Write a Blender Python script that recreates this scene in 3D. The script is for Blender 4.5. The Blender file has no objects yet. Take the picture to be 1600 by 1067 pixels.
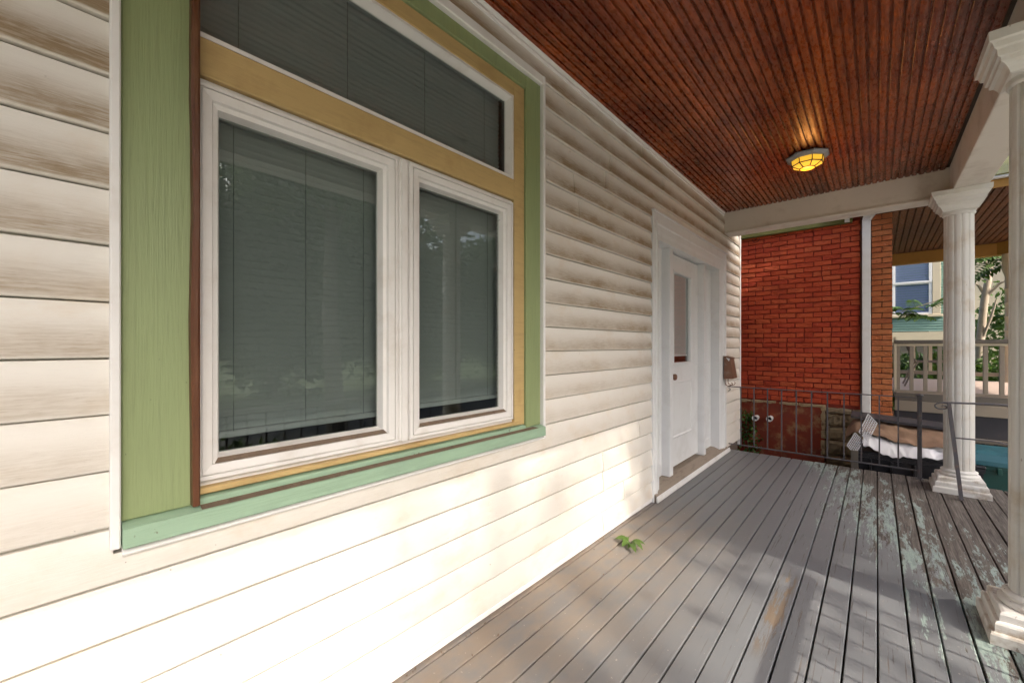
import bpy, math, random
import numpy as np
from mathutils import Vector, Matrix, noise as mnoise
random.seed(7); rng = np.random.default_rng(11)
S = bpy.context.scene
COL = S.collection
R = math.radians

# ------------------------------------------------------------------ camera
cam = bpy.data.cameras.new('camera'); cam.sensor_width = 36.0; cam.lens = 14.4
cam.shift_y = 6.5/1600; cam.clip_start = 0.05; cam.clip_end = 600
co = bpy.data.objects.new('camera', cam); COL.objects.link(co)
co.location = (1.309, 0, 1.2); co.rotation_euler = (R(90), 0, R(41.69))
S.camera = co
# ------------------------------------------------------------------ world + sun
SUN = Vector((1.0, -0.15, 0.938)).normalized()          # towards the sun
elev = math.asin(SUN.z); azim = math.atan2(SUN.x, SUN.y)
w = bpy.data.worlds.new('World'); S.world = w; w.use_nodes = True
nt = w.node_tree; bg = nt.nodes['Background']
sky = nt.nodes.new('ShaderNodeTexSky'); sky.sky_type = 'NISHITA'; sky.sun_disc = False
sky.sun_elevation = elev; sky.sun_rotation = azim; sky.air_density = 1.0; sky.dust_density = 10.0; sky.ozone_density = 3.5
nt.links.new(sky.outputs[0], bg.inputs[0]); bg.inputs[1].default_value = 0.15
sl = bpy.data.lights.new('sun', 'SUN'); sl.energy = 2.0; sl.angle = R(0.7); sl.color = (1.0, 0.90, 0.76)
so = bpy.data.objects.new('sun', sl); COL.objects.link(so); so.location = (8, -2, 9)
so.rotation_euler = SUN.to_track_quat('Z', 'Y').to_euler()
S.view_settings.view_transform = 'Standard'; S.view_settings.look = 'None'; S.view_settings.gamma = 1.0
S.view_settings.use_curve_mapping = False
S.view_settings.exposure = 1.30
try:
    S.cycles.use_denoising = True; S.cycles.max_bounces = 8; S.cycles.diffuse_bounces = 4; S.cycles.glossy_bounces = 3
    S.cycles.transparent_max_bounces = 8; S.cycles.use_adaptive_sampling = True; S.cycles.adaptive_threshold = .03; S.cycles.sample_clamp_indirect = 6.0
except Exception: pass

# ------------------------------------------------------------------ material helpers
class Mat:
    def __init__(s, name, rough=0.6, spec=0.4, metal=0.0):
        s.m = bpy.data.materials.new(name); s.m.use_nodes = True; s.t = s.m.node_tree
        s.b = s.t.nodes['Principled BSDF']; s.set('Roughness', rough); s.set('Specular IOR Level', spec); s.set('Metallic', metal)
    def plug(s, sock, v):
        if v is None: return
        if isinstance(v, bpy.types.NodeSocket): s.t.links.new(v, sock)
        else:
            if sock.type == 'RGBA' and len(v) == 3: v = (*v, 1)
            sock.default_value = v
    def set(s, k, v): s.plug(s.b.inputs[k], v)
    def n(s, ty, ins=None, **pr):
        x = s.t.nodes.new(ty)
        for k, v in pr.items(): setattr(x, k, v)
        for k, v in (ins or {}).items(): s.plug(x.inputs[k], v)
        return x
    def obj(s): return s.n('ShaderNodeTexCoord').outputs['Object']
    def pos(s): return s.n('ShaderNodeNewGeometry').outputs['Position']
    def rnd(s): return s.n('ShaderNodeObjectInfo').outputs['Random']
    def xyz(s, v): o = s.n('ShaderNodeSeparateXYZ', {0: v}).outputs; return o[0], o[1], o[2]
    def comb(s, x, y, z): return s.n('ShaderNodeCombineXYZ', {0: x, 1: y, 2: z}).outputs[0]
    def scale(s, v, sc, off=(0, 0, 0)):
        return s.n('ShaderNodeMapping', {'Vector': v, 'Scale': sc, 'Location': off}).outputs[0]
    def noise(s, v, sc=5, det=4, ro=0.55, dist=0.0):
        return s.n('ShaderNodeTexNoise', {'Vector': v, 'Scale': sc, 'Detail': det, 'Roughness': ro, 'Distortion': dist}).outputs[0]
    def math(s, op, a, b=0.0, c=None, clamp=False):
        x = s.n('ShaderNodeMath', operation=op, use_clamp=clamp); s.plug(x.inputs[0], a); s.plug(x.inputs[1], b)
        if c is not None: s.plug(x.inputs[2], c)
        return x.outputs[0]
    def mr(s, v, a, b, c=0.0, d=1.0):
        x = s.n('ShaderNodeMapRange', {'Value': v, 'From Min': a, 'From Max': b, 'To Min': c, 'To Max': d}, interpolation_type='SMOOTHSTEP'); return x.outputs[0]
    def mix(s, f, a, b, mode='MIX'):
        x = s.n('ShaderNodeMix', data_type='RGBA', blend_type=mode)
        s.plug(x.inputs[0], f); s.plug(x.inputs[6], a); s.plug(x.inputs[7], b); return x.outputs[2]
    def ramp(s, f, stops):
        x = s.n('ShaderNodeValToRGB', {0: f}); e = x.color_ramp.elements
        while len(e) < len(stops): e.new(0.5)
        for i, (p, c) in enumerate(stops): e[i].position = p; e[i].color = (*c, 1)
        return x.outputs[0]
    def bump(s, h, st=0.3, d=0.01):
        s.set('Normal', s.n('ShaderNodeBump', {'Height': h, 'Strength': st, 'Distance': d}).outputs[0])
    def col(s, c): s.set('Base Color', c)

def plain(name, c, rough=0.6, var=0.15, sc=12, dirt=None, dsc=5, damt=0.5, bump=0.1, metal=0.0, spec=0.4, stretch=(1, 1, 1), spots=None, brush=None):
    M = Mat(name, rough, spec, metal); p = M.scale(M.pos(), stretch)
    nz = M.noise(p, sc, 5)
    c0 = tuple(x*(1-var) for x in c); c1 = tuple(min(1, x*(1+var)) for x in c)
    k = M.mix(nz, c0, c1)
    if dirt: k = M.mix(M.math('MULTIPLY', M.mr(M.noise(p, dsc, 6, .65), .48, .72), damt), k, dirt)
    if spots:
        k = M.mix(M.math('MULTIPLY', M.mr(M.noise(M.scale(M.pos(), (1, 1, .6)), spots[1], 3, .6), spots[2], spots[2]+.03), .8), k, spots[0])
    if brush:
        k = M.mix(M.math('MULTIPLY', M.mr(M.noise(M.scale(M.pos(), brush), 1.0, 5, .7), .45, .75), .30), k, tuple(v*.55 for v in c))
    M.col(k); M.bump(M.noise(M.scale(M.pos(), brush), 1.0, 5, .7) if brush else M.noise(p, sc*6, 4), bump*(3 if brush else 1), .004)
    M.set('Roughness', M.mr(nz, .3, .7, rough*.85, min(1, rough*1.15)))
    return M.m

# --- vinyl siding: cream, embossed grain, brown mildew on the lower half of boards, heavier higher up
def mk_siding():
    M = Mat('vinyl_siding', .5, .35); P = M.pos(); o = M.obj(); lx, ly, lz = M.xyz(o); wx, wy, wz = M.xyz(P)
    grain = M.noise(M.scale(P, (6, 9, 130)), 1.6, 6, .7, .5)
    fine = M.noise(M.scale(P, (30, 22, 330)), 1.5, 4, .7, .3)
    big = M.noise(M.scale(P, (1, 1.5, 1.9)), 1.0, 4, .6)
    med = M.noise(M.scale(P, (3, 5, 9)), 1.2, 5, .65)
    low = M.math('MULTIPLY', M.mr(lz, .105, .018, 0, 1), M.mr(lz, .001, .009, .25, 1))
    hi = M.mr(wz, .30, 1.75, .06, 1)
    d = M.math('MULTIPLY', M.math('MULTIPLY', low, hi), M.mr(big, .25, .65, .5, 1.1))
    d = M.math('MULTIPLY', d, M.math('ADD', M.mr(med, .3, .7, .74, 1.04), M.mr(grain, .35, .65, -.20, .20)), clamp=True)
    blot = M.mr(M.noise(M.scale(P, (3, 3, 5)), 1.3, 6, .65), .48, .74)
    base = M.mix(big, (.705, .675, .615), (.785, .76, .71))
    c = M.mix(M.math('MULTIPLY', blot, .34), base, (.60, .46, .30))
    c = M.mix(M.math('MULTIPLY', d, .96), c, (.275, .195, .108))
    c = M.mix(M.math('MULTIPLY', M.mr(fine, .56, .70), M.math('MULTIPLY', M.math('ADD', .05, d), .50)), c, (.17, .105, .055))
    speck = M.mr(M.noise(P, 48, 2, .5), .765, .79)
    c = M.mix(M.math('MULTIPLY', speck, .5), c, (.10, .07, .05))
    M.col(c); M.bump(M.math('ADD', M.math('MULTIPLY', grain, 1.0), M.math('MULTIPLY', fine, .5)), .25, .003)
    return M.m

# --- deck: grey floor paint worn through to an older mint coat and to bare weathered wood
def mk_deck():
    M = Mat('worn_deck_paint', .55, .35); P = M.pos(); x, y, z = M.xyz(P); rn = M.rnd()
    Pj = M.n('ShaderNodeVectorMath', {0: P, 1: M.comb(0, M.math('MULTIPLY', rn, 37.0), M.math('MULTIPLY', rn, 9.0))}, operation='ADD').outputs[0]
    grain = M.noise(M.scale(Pj, (75, 3.0, 20)), 1.4, 6, .7, .8)
    mid = M.noise(M.scale(Pj, (24, 2.3, 8)), 1.6, 8, .72, .35)
    chips = M.noise(M.scale(Pj, (48, 10, 20)), 1.5, 8, .78, .5)
    big = M.noise(M.scale(P, (1.6, 1.0, 1)), 1.3, 4, .6)
    # wear follows the weather side of the porch
    wx = M.mr(x, .35, 1.75, 0, 1); wy = M.mr(y, 1.2, 5.2, .0, 1)
    wear = M.math('ADD', M.math('MULTIPLY', wx, M.math('ADD', .22, M.math('MULTIPLY', wy, .74))), M.math('MULTIPLY', M.mr(y, 4.6, 5.25), .30))
    wear = M.math('ADD', wear, M.math('MULTIPLY', M.math('SUBTRACT', rn, .5), M.math('MULTIPLY', wx, .30)))
    wear = M.math('ADD', wear, M.math('MULTIPLY', M.math('SUBTRACT', big, .5), .5))
    fx = M.math('FRACT', M.math('DIVIDE', M.math('ADD', x, .0535), .0975)); ed = M.math('POWER', M.math('ABSOLUTE', M.math('MULTIPLY', M.math('SUBTRACT', fx, .5), 2.0)), 5.0)
    wear = M.math('ADD', wear, M.math('MULTIPLY', ed, M.math('ADD', .05, M.math('MULTIPLY', wx, .22))))
    # one long scuffed board
    sc = M.math('MULTIPLY', M.math('MULTIPLY', M.mr(x, .925, .945), M.mr(x, 1.012, .995)), M.math('MULTIPLY', M.mr(y, 1.75, 1.95), M.mr(y, 2.62, 2.5)))
    sc = M.math('MULTIPLY', sc, M.mr(mid, .46, .54))
    t_old = M.mr(M.math('ADD', M.math('MULTIPLY', wear, .46), M.math('ADD', M.math('MULTIPLY', mid, .66), M.math('MULTIPLY', chips, .35))), .715, .745)
    t_wood = M.mr(M.math('ADD', M.math('MULTIPLY', wear, .40), M.math('ADD', M.math('MULTIPLY', M.noise(M.scale(Pj, (13, 2.0, 8), (5, 3, 1)), 1.5, 8, .72, .4), .70), M.math('MULTIPLY', chips, .34))), .748, .785)
    stk = M.math('MULTIPLY', M.mr(M.noise(M.scale(Pj, (62, 1.7, 8), (2, 9, 4)), 1.5, 6, .7, .3), .585, .66), M.mr(x, .45, 1.10, .0, .95))
    t_wood = M.math('MAXIMUM', M.math('MAXIMUM', t_wood, sc), stk)
    grey = M.mix(big, (.132, .141, .153), (.188, .196, .206))
    grey = M.mix(M.math('MULTIPLY', rn, .35), grey, (.135, .142, .155))
    tan = M.math('MULTIPLY', M.mr(x, .95, .05), M.mr(M.noise(M.scale(P, (5, 3, 1)), 1.6, 6, .6), .3, .62, .35, 1))
    tan = M.math('MULTIPLY', tan, M.mr(y, 3.6, 2.4, .18, 1))
    grey = M.mix(M.math('MULTIPLY', tan, .75), grey, (.255, .195, .14))
    grey = M.mix(M.math('MULTIPLY', M.mr(chips, .58, .68), .35), grey, (.27, .22, .18))
    mint = M.mix(M.mr(chips, .35, .65), (.19, .245, .235), (.32, .40, .365))
    wood = M.ramp(grain, [(.28, (.030, .026, .023)), (.5, (.105, .090, .078)), (.72, (.21, .19, .17))])
    wood = M.mix(M.math('MULTIPLY', sc, .7), wood, (.21, .155, .105))
    c = M.mix(t_old, grey, mint); c = M.mix(t_wood, c, wood)
    speck = M.mr(M.noise(P, 70, 2, .5), .71, .75)
    c = M.mix(M.math('MULTIPLY', speck, .5), c, (.45, .42, .36))
    M.col(c)
    h = M.math('SUBTRACT', M.math('MULTIPLY', grain, M.math('ADD', .18, t_wood)), M.math('ADD', M.math('MULTIPLY', t_old, .5), M.math('MULTIPLY', t_wood, .7)))
    M.bump(h, .55, .003); M.set('Roughness', M.math('ADD', .42, M.math('MULTIPLY', t_wood, .4)))
    return M.m

def mk_ceiling(name, a, b, c_, rough=.33):
    M = Mat(name, rough, .5); P = M.pos(); rn = M.rnd()
    Pj = M.n('ShaderNodeVectorMath', {0: P, 1: M.comb(0, M.math('MULTIPLY', rn, 31.0), 0)}, operation='ADD').outputs[0]
    grain = M.noise(M.scale(Pj, (70, 3.5, 10)), 1.5, 6, .7, .6)
    fl = M.noise(M.scale(Pj, (40, 14, 10)), 1.6, 6, .7)
    big = M.noise(M.scale(P, (1.1, .9, 1)), 1.4, 5, .65)
    c = M.ramp(grain, [(.28, a), (.52, b), (.8, tuple(v*1.5 for v in b))])
    c = M.mix(M.mr(big, .38, .66), c, c_, 'MIX')
    c = M.mix(M.math('MULTIPLY', M.mr(rn, 0, 1), .35), c, a)
    c = M.mix(M.math('MULTIPLY', M.mr(fl, .56, .7), .45), c, (.30, .13, .045))
    M.col(c); M.bump(M.math('ADD', grain, M.math('MULTIPLY', fl, .6)), .4, .002)
    M.set('Roughness', M.mr(fl, .3, .7, rough*.75, rough*1.5))
    return M.m

def mk_brick(name, stops, spots=(.55, .40, .30)):
    M = Mat(name, .8, .25); P = M.pos(); rn = M.rnd()
    f = M.math('ADD', M.math('MULTIPLY', rn, .5), M.math('MULTIPLY', M.noise(P, 16, 6, .7), .5))
    c = M.ramp(f, stops)
    big = M.noise(P, 2.2, 4, .6)
    c = M.mix(M.math('MULTIPLY', M.mr(big, .5, .75), .5), c, tuple(v*.55 for v in stops[1][1]))
    c = M.mix(M.math('MULTIPLY', M.mr(M.noise(P, 46, 4, .7), .66, .74), .7), c, spots)
    M.col(c); M.bump(M.math('ADD', M.noise(P, 65, 5, .7), M.math('MULTIPLY', M.noise(P, 22, 5, .7), 1.5)), 1.0, .009)
    return M.m

def mk_leaf(name, c0, c1, trans=.25):
    M = Mat(name, .5, .35); P = M.pos()
    f = M.math('ADD', M.math('MULTIPLY', M.noise(P, 2.0, 3), .6), M.math('MULTIPLY', M.noise(P, 23, 2), .4))
    c = M.ramp(f, [(.3, c0), (.7, c1)]); M.col(c)
    tr = M.n('ShaderNodeBsdfTranslucent', {0: M.mix(.5, c, (.12, .2, .02))})
    mx = M.n('ShaderNodeMixShader', {0: trans, 1: M.b.outputs[0], 2: tr.outputs[0]})
    M.t.links.new(mx.outputs[0], M.t.nodes['Material Output'].inputs[0]); return M.m

def mk_glass(name, tint, ior=1.7, rough=0.0):
    M = Mat(name); t = M.t; t.nodes.remove(M.b)
    tr = M.n('ShaderNodeBsdfTransparent', {0: tint}); gl = M.n('ShaderNodeBsdfGlossy', {0: (.95, 1, .98), 'Roughness': rough})
    fc = M.n('ShaderNodeLayerWeight', {'Blend': .5}).outputs['Facing']
    f0 = ((ior-1)/(ior+1))**2*1.6
    fr = M.math('ADD', f0, M.math('MULTIPLY', M.math('POWER', fc, 5.0), 1-f0))
    mx = M.n('ShaderNodeMixShader', {0: fr, 1: tr.outputs[0], 2: gl.outputs[0]})
    t.links.new(mx.outputs[0], t.nodes['Material Output'].inputs[0]); return M.m

def mk_emit(name, c, st):
    M = Mat(name, .3); M.col(c); M.set('Emission Color', c)
    M.set('Emission Strength', st); return M.m

MT = {}
MT['siding'] = mk_siding(); MT['deck'] = mk_deck()
MT['ceil'] = mk_ceiling('stained_beadboard', (.050, .009, .003), (.33, .072, .013), (.15, .022, .006), .27)
MT['ceil2'] = mk_ceiling('brown_beadboard', (.035, .010, .004), (.16, .052, .014), (.09, .026, .008), .75)
MT['white'] = plain('white_vinyl', (.74, .725, .70), .38, .05, 9, (.45, .38, .30), 7, .28, .06, spots=((.25, .2, .15), 45, .75))
MT['trimwhite'] = plain('white_trim', (.78, .77, .755), .45, .05, 10, (.5, .44, .36), 6, .25, .08)
MT['paintwhite'] = plain('white_paint', (.70, .70, .69), .5, .06, 8, (.42, .38, .32), 5, .35, .15)
MT['doorwhite'] = plain('door_white', (.72, .735, .745), .42, .04, 8, (.5, .49, .47), 5, .3, .08)
MT['beam'] = plain('cream_beam_paint', (.60, .565, .505), .55, .07, 5, (.33, .28, .22), 5, .45, .15)
MT['column'] = plain('column_paint', (.62, .61, .575), .5, .06, 5, (.45, .36, .25), 4, .6, .2, spots=((.3, .25, .2), 35, .73))
MT['colbase'] = plain('column_base_paint', (.66, .645, .61), .6, .08, 9, (.30, .22, .14), 7, .9, .4, spots=((.25, .2, .15), 30, .68))
MT['green'] = plain('green_paint', (.265, .325, .155), .5, .10, 4, (.30, .33, .13), 3, .5, .15, stretch=(1, 1, .5), spots=((.06, .07, .03), 34, .73), brush=(120, 120, 5))
MT['mint'] = plain('mint_sill_paint', (.30, .44, .31), .5, .08, 6, (.24, .33, .25), 9, .5, .2, stretch=(1, .4, 1), spots=((.13, .11, .08), 26, .70), brush=(90, 5, 110))
MT['gold'] = plain('gold_paint', (.52, .375, .165), .5, .10, 6, (.36, .235, .09), 5, .5, .12, spots=((.07, .045, .02), 40, .735), brush=(90, 7, 60))
MT['brownstrip'] = plain('brown_strip_wood', (.11, .040, .016), .45, .4, 9, (.25, .13, .07), 12, .5, .4, stretch=(1, 1, .3))
MT['grime'] = plain('brown_grime', (.16, .115, .08), .85, .3, 40, (.08, .055, .04), 30, .6, .5)
MT['iron'] = plain('weathered_iron', (.085, .08, .088), .55, .3, 20, (.20, .12, .09), 18, .55, .3, spec=.5)
MT['rust'] = plain('rusty_metal', (.20, .10, .062), .6, .3, 14, (.30, .25, .20), 16, .6, .3, metal=.25)
MT['greymetal'] = plain('grey_cast_metal', (.30, .30, .31), .5, .25, 25, (.12, .11, .1), 30, .6, .3, metal=.3)
MT['darkmetal'] = plain('dark_metal', (.025, .025, .028), .4, .2, 20, metal=.4)
MT['brick'] = mk_brick('red_painted_brick', [(.05, (.28, .035, .022)), (.28, (.45, .060, .026)), (.60, (.53, .090, .034)), (.95, (.56, .135, .055))])
MT['brick2'] = mk_brick('orange_brick', [(.15, (.36, .10, .045)), (.4, (.46, .14, .05)), (.65, (.50, .18, .07)), (.9, (.48, .12, .06))])
MT['mortar'] = plain('red_mortar', (.23, .034, .019), .9, .35, 30, (.11, .02, .012), 14, .6, .6)
MT['mortar2'] = plain('brown_mortar', (.14, .07, .04), .9, .3, 30, None, 5, 0, .5)
MT['parge'] = plain('rust_parge', (.20, .034, .015), .8, .5, 6, (.40, .25, .11), 7, .6, .6)
MT['crumb'] = plain('crumbling_mortar', (.34, .25, .14), .9, .35, 22, (.12, .05, .03), 18, .7, 1.0)
MT['stone'] = plain('brown_stone', (.22, .165, .10), .85, .4, 9, (.12, .075, .035), 7, .7, .8, stretch=(.6, 1, 2.5))
MT['olive'] = plain('olive_paint', (.11, .11, .025), .6, .15, 6, None, 5, 0, .1)
MT['nbrown'] = plain('taupe_paint', (.145, .125, .10), .6, .1, 8, (.15, .12, .1), 8, .4, .1)
MT['nrail'] = plain('taupe_rail_paint', (.30, .25, .19), .6, .08, 8, None, 5, 0, .1)
MT['ncream'] = plain('cream_paint', (.62, .53, .38), .6, .08, 8, None, 5, 0, .1)
MT['ndark'] = plain('dark_fascia_paint', (.045, .042, .048), .6, .2, 6, (.08, .06, .05), 6, .5, .1)
MT['ngold'] = plain('ochre_paint', (.40, .21, .045), .55, .1, 5, (.25, .12, .03), 5, .5, .1)
MT['nfloor'] = plain('pale_deck_paint', (.52, .40, .33), .6, .1, 5, None, 5, 0, .1)
MT['nsiding'] = plain('green_clapboard', (.20, .33, .27), .6, .08, 3, (.16, .25, .2), 3, .5, .1)
MT['tan'] = plain('brown_cloth', (.23, .145, .095), .9, .15, 30, (.14, .085, .05), 10, .4, .2)
MT['sheet'] = plain('white_sheet', (.72, .72, .75), .6, .05, 20, None, 5, 0, .1)
MT['blackbin'] = plain('black_plastic', (.022, .022, .026), .45, .2, 20, (.07, .06, .06), 10, .4, .1)
MT['teal'] = plain('teal_plastic', (.006, .055, .046), .45, .15, 8, None, 5, 0, .08)
MT['teallid'] = plain('blue_teal_plastic', (.03, .115, .145), .4, .15, 8, (.07, .16, .19), 6, .5, .08)
MT['lattice'] = plain('lattice_wood', (.24, .13, .075), .7, .2, 12)
MT['threshold'] = plain('weathered_threshold', (.27, .225, .18), .7, .25, 9, (.14, .11, .085), 12, .6, .4, stretch=(3, .6, 3))
MT['slat'] = plain('blind_slat', (.62, .64, .63), .5, .03, 6)
MT['curt'] = plain('blue_grey_curtain', (.34, .36, .46), .8, .1, 3)
MT['cord'] = plain('blind_cord', (.30, .32, .32), .8, .1, 6)
MT['room'] = plain('dark_room', (.16, .155, .15), .9, .1, 2)
MT['core'] = plain('sheathing', (.12, .09, .07), .9, .1, 2)
MT['under'] = plain('framing_lumber', (.10, .08, .065), .85, .2, 6)
MT['grass'] = plain('lawn', (.075, .11, .035), .9, .35, 6, (.09, .08, .04), 3, .4, .6)
MT['soil'] = plain('alley_soil', (.07, .055, .04), .95, .35, 9, (.03, .04, .02), 5, .6, .6)
MT['concrete'] = plain('pavement_concrete', (.46, .44, .41), .85, .12, 3, (.24, .22, .2), 2, .5, .3)
MT['asphalt'] = plain('asphalt', (.13, .128, .122), .9, .2, 30, None, 5, 0, .4)
MT['shingle'] = plain('roof_shingle', (.08, .075, .072), .9, .2, 14)
MT['bark'] = plain('grey_bark', (.23, .19, .15), .85, .25, 9, (.11, .09, .07), 8, .5, .6, stretch=(2, 2, .5))
MT['palebark'] = plain('pale_bark', (.50, .42, .33), .8, .15, 9, (.28, .22, .17), 10, .5, .3)
MT['leafA'] = mk_leaf('dark_foliage', (.018, .045, .010), (.055, .11, .022))
MT['leafB'] = mk_leaf('mid_foliage', (.03, .075, .012), (.10, .18, .035))
MT['leafC'] = mk_leaf('bright_foliage', (.06, .15, .02), (.16, .27, .05), .35)
MT['sprig'] = mk_leaf('sprig_leaf', (.045, .10, .018), (.15, .23, .055), .2)
MT['glass'] = mk_glass('window_glass', (.715, .745, .738), 1.5)
MT['glass2'] = mk_glass('far_window_glass', (.85, .88, .95), 1.5)
MT['doorglass'] = mk_glass('door_glass', (.94, .95, .95), 1.4)
MT['pipe'] = plain('pvc_pipe', (.75, .75, .73), .4, .04, 10)
MT['lampglass'] = mk_emit('amber_lamp_glass', (1.0, .56, .05), .30)
MT['lampcore'] = mk_emit('amber_lamp_glass_bright', (1.0, .72, .18), 2.2)
MT['chairmetal'] = plain('tan_metal', (.24, .19, .15), .5, .1, 9)
MT['redwall'] = plain('far_red_wall', (.20, .04, .035), .8, .1, 3)

# ------------------------------------------------------------------ mesh helpers
class MB:
    def __init__(s): s.v = []; s.f = []; s.sm = []
    def add(s, vs, fs, smooth=False):
        o = len(s.v); s.v += [tuple(v) for v in vs]; s.f += [tuple(i+o for i in f) for f in fs]; s.sm += [smooth]*len(fs); return s
    def box(s, x0, x1, y0, y1, z0, z1, b=0.0):
        if b <= 0:
            v = [(x0,y0,z0),(x1,y0,z0),(x1,y1,z0),(x0,y1,z0),(x0,y0,z1),(x1,y0,z1),(x1,y1,z1),(x0,y1,z1)]
            return s.add(v, [(0,3,2,1),(4,5,6,7),(0,1,5,4),(1,2,6,5),(2,3,7,6),(3,0,4,7)])
        b = min(b, (x1-x0)*.45, (y1-y0)*.45, (z1-z0)*.45)
        v = []; idx = {}
        for i, (xa, xs) in enumerate(((x0, 1), (x1, -1))):
            for j, (ya, ys) in enumerate(((y0, 1), (y1, -1))):
                for k, (za, zs) in enumerate(((z0, 1), (z1, -1))):
                    for ax in range(3):
                        p = [xa+xs*b, ya+ys*b, za+zs*b]; p[ax] = (xa, ya, za)[ax]
                        idx[(i,j,k,ax)] = len(v); v.append(tuple(p))
        f = []
        def q(*ids): f.append(tuple(idx[t] for t in ids))
        for i in (0, 1):
            a = [(i,0,0,0),(i,1,0,0),(i,1,1,0),(i,0,1,0)]; q(*(a if i else a[::-1]))
            a = [(0,i,0,1),(0,i,1,1),(1,i,1,1),(1,i,0,1)]; q(*(a if i else a[::-1]))
            a = [(0,0,i,2),(1,0,i,2),(1,1,i,2),(0,1,i,2)]; q(*(a if i else a[::-1]))
        for a in (0, 1):
            for c in (0, 1):
                e = [(a,c,0,0),(a,c,1,0),(a,c,1,1),(a,c,0,1)]; q(*(e if (a ^ c) else e[::-1]))
                e = [(a,0,c,0),(a,0,c,2),(a,1,c,2),(a,1,c,0)]; q(*(e if (a ^ c) else e[::-1]))
                e = [(0,a,c,1),(1,a,c,1),(1,a,c,2),(0,a,c,2)]; q(*(e if (a ^ c) else e[::-1]))
        for i in (0,1):
            for j in (0,1):
                for k in (0,1):
                    e = [(i,j,k,0),(i,j,k,1),(i,j,k,2)]; q(*(e if (i ^ j ^ k) else e[::-1]))
        return s.add(v, f)
    def rings(s, rr, cap0=True, cap1=True, smooth=False):
        n = len(rr[0]); v = [p for r in rr for p in r]; f = []
        for a in range(len(rr)-1):
            for i in range(n):
                j = (i+1) % n; f.append((a*n+i, a*n+j, (a+1)*n+j, (a+1)*n+i))
        s.add(v, f, smooth)
        if cap0: s.add(rr[0], [tuple(range(n))[::-1]])
        if cap1: s.add(rr[-1], [tuple(range(n))])
        return s
    def tube(s, pts, rad, n=8, smooth=True):
        pts = [Vector(p) for p in pts]; rr = []; up = None
        for i, p in enumerate(pts):
            d = (pts[min(i+1, len(pts)-1)]-pts[max(i-1, 0)]).normalized()
            if up is None: up = Vector((0, 0, 1)) if abs(d.z) < .9 else Vector((1, 0, 0))
            a = d.cross(up).normalized(); b_ = a.cross(d).normalized(); up = b_
            r = rad[i] if isinstance(rad, (list, tuple)) else rad
            rr.append([p+a*math.cos(t)*r+b_*math.sin(t)*r for t in [2*math.pi*k/n for k in range(n)]])
        return s.rings(rr, smooth=smooth)
    def bar(s, p, q, w, h=None):              # rectangular bar from p to q
        h = h or w; p = Vector(p); q = Vector(q); d = (q-p).normalized()
        up = Vector((0, 0, 1)) if abs(d.z) < .95 else Vector((0, 1, 0))
        a = d.cross(up).normalized()*w/2; b_ = a.cross(d).normalized()*h/2
        return s.rings([[c-a-b_, c+a-b_, c+a+b_, c-a+b_] for c in (p, q)])
    def lathe(s, c, prof, n=32, smooth=True):
        return s.rings([[(c[0]+r*math.cos(2*math.pi*k/n), c[1]+r*math.sin(2*math.pi*k/n), z) for k in range(n)] for r, z in prof], smooth=smooth)
    def squares(s, c, prof):
        return s.rings([[(c[0]-h, c[1]-h, z), (c[0]+h, c[1]-h, z), (c[0]+h, c[1]+h, z), (c[0]-h, c[1]+h, z)] for h, z in prof])
    def frame(s, y0, y1, z0, z1, prof):        # mitred frame in a plane of constant x; prof = (inset, x)
        rr = [[(x, y0+t, z0+t), (x, y1-t, z0+t), (x, y1-t, z1-t), (x, y0+t, z1-t)] for t, x in prof]
        return s.rings(rr, False, False)
    def extr_y(s, prof, ys, off=None):         # closed (x,z) profile extruded along y
        rr = []
        for y in ys:
            ox, oz = off(y) if off else (0, 0)
            rr.append([(x+ox, y, z+oz) for x, z in prof])
        return s.rings(rr)
    def build(s, name, mat, parent=None, loc=(0, 0, 0), mesh=None):
        me = bpy.data.meshes.new(name); me.from_pydata(s.v, [], s.f); me.update()
        me.polygons.foreach_set('use_smooth', s.sm)
        me.materials.append(MT[mat] if isinstance(mat, str) else mat)
        import bmesh
        bm = bmesh.new(); bm.from_mesh(me); bmesh.ops.recalc_face_normals(bm, faces=bm.faces); bm.to_mesh(me); bm.free()
        return link(name, me, parent, loc)
def link(name, me, parent=None, loc=(0, 0, 0), rot=None):
    o = bpy.data.objects.new(name, me); COL.objects.link(o); o.location = loc
    if rot: o.rotation_euler = rot
    if parent is not None: o.parent = parent
    return o
def tag(o, label=None, cat=None, group=None, kind=None):
    if label: o['label'] = label
    if cat: o['category'] = cat
    if group: o['group'] = group
    if kind: o['kind'] = kind
    return o
def empty(name, loc, label=None, cat=None, group=None, kind=None):
    o = bpy.data.objects.new(name, None); COL.objects.link(o); o.location = loc; o.empty_display_size = .1
    return tag(o, label, cat, group, kind)
# children built in world coordinates under an empty that is moved: offset helper
def child(mb, name, mat, par):
    o = mb.build(name, mat, par)
    l = Vector(par.location); q = par.parent
    while q is not None: l += Vector(q.location); q = q.parent
    o.location = -l; return o
def arange(a, b, st):
    n = max(1, int(round((b-a)/st))); return [a+(b-a)*i/n for i in range(n+1)]

# ================================================================== GROUND
MB().box(-40, 60, -60, 120, -1.2, -.72).build('ground', 'grass'); tag(bpy.data.objects['ground'], kind='structure')
tag(MB().box(-8, 4, 5.3, 6.5, -.75, -.714).build('alley', 'soil'), kind='structure')
tag(MB().box(4.6, 6.2, -50, 60, -.75, -.70).build('sidewalk', 'concrete'), kind='structure')
tag(MB().box(7.2, 12, -60, 100, -.80, -.712).build('road', 'asphalt'), kind='structure')
tag(MB().box(2.14, 4.6, -6, 6.2, -.75, -.704).build('bounce_paving', 'concrete'), kind='structure')  # unseen yard strip, made wide pale concrete to bounce sunlight up into the porch

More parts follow.
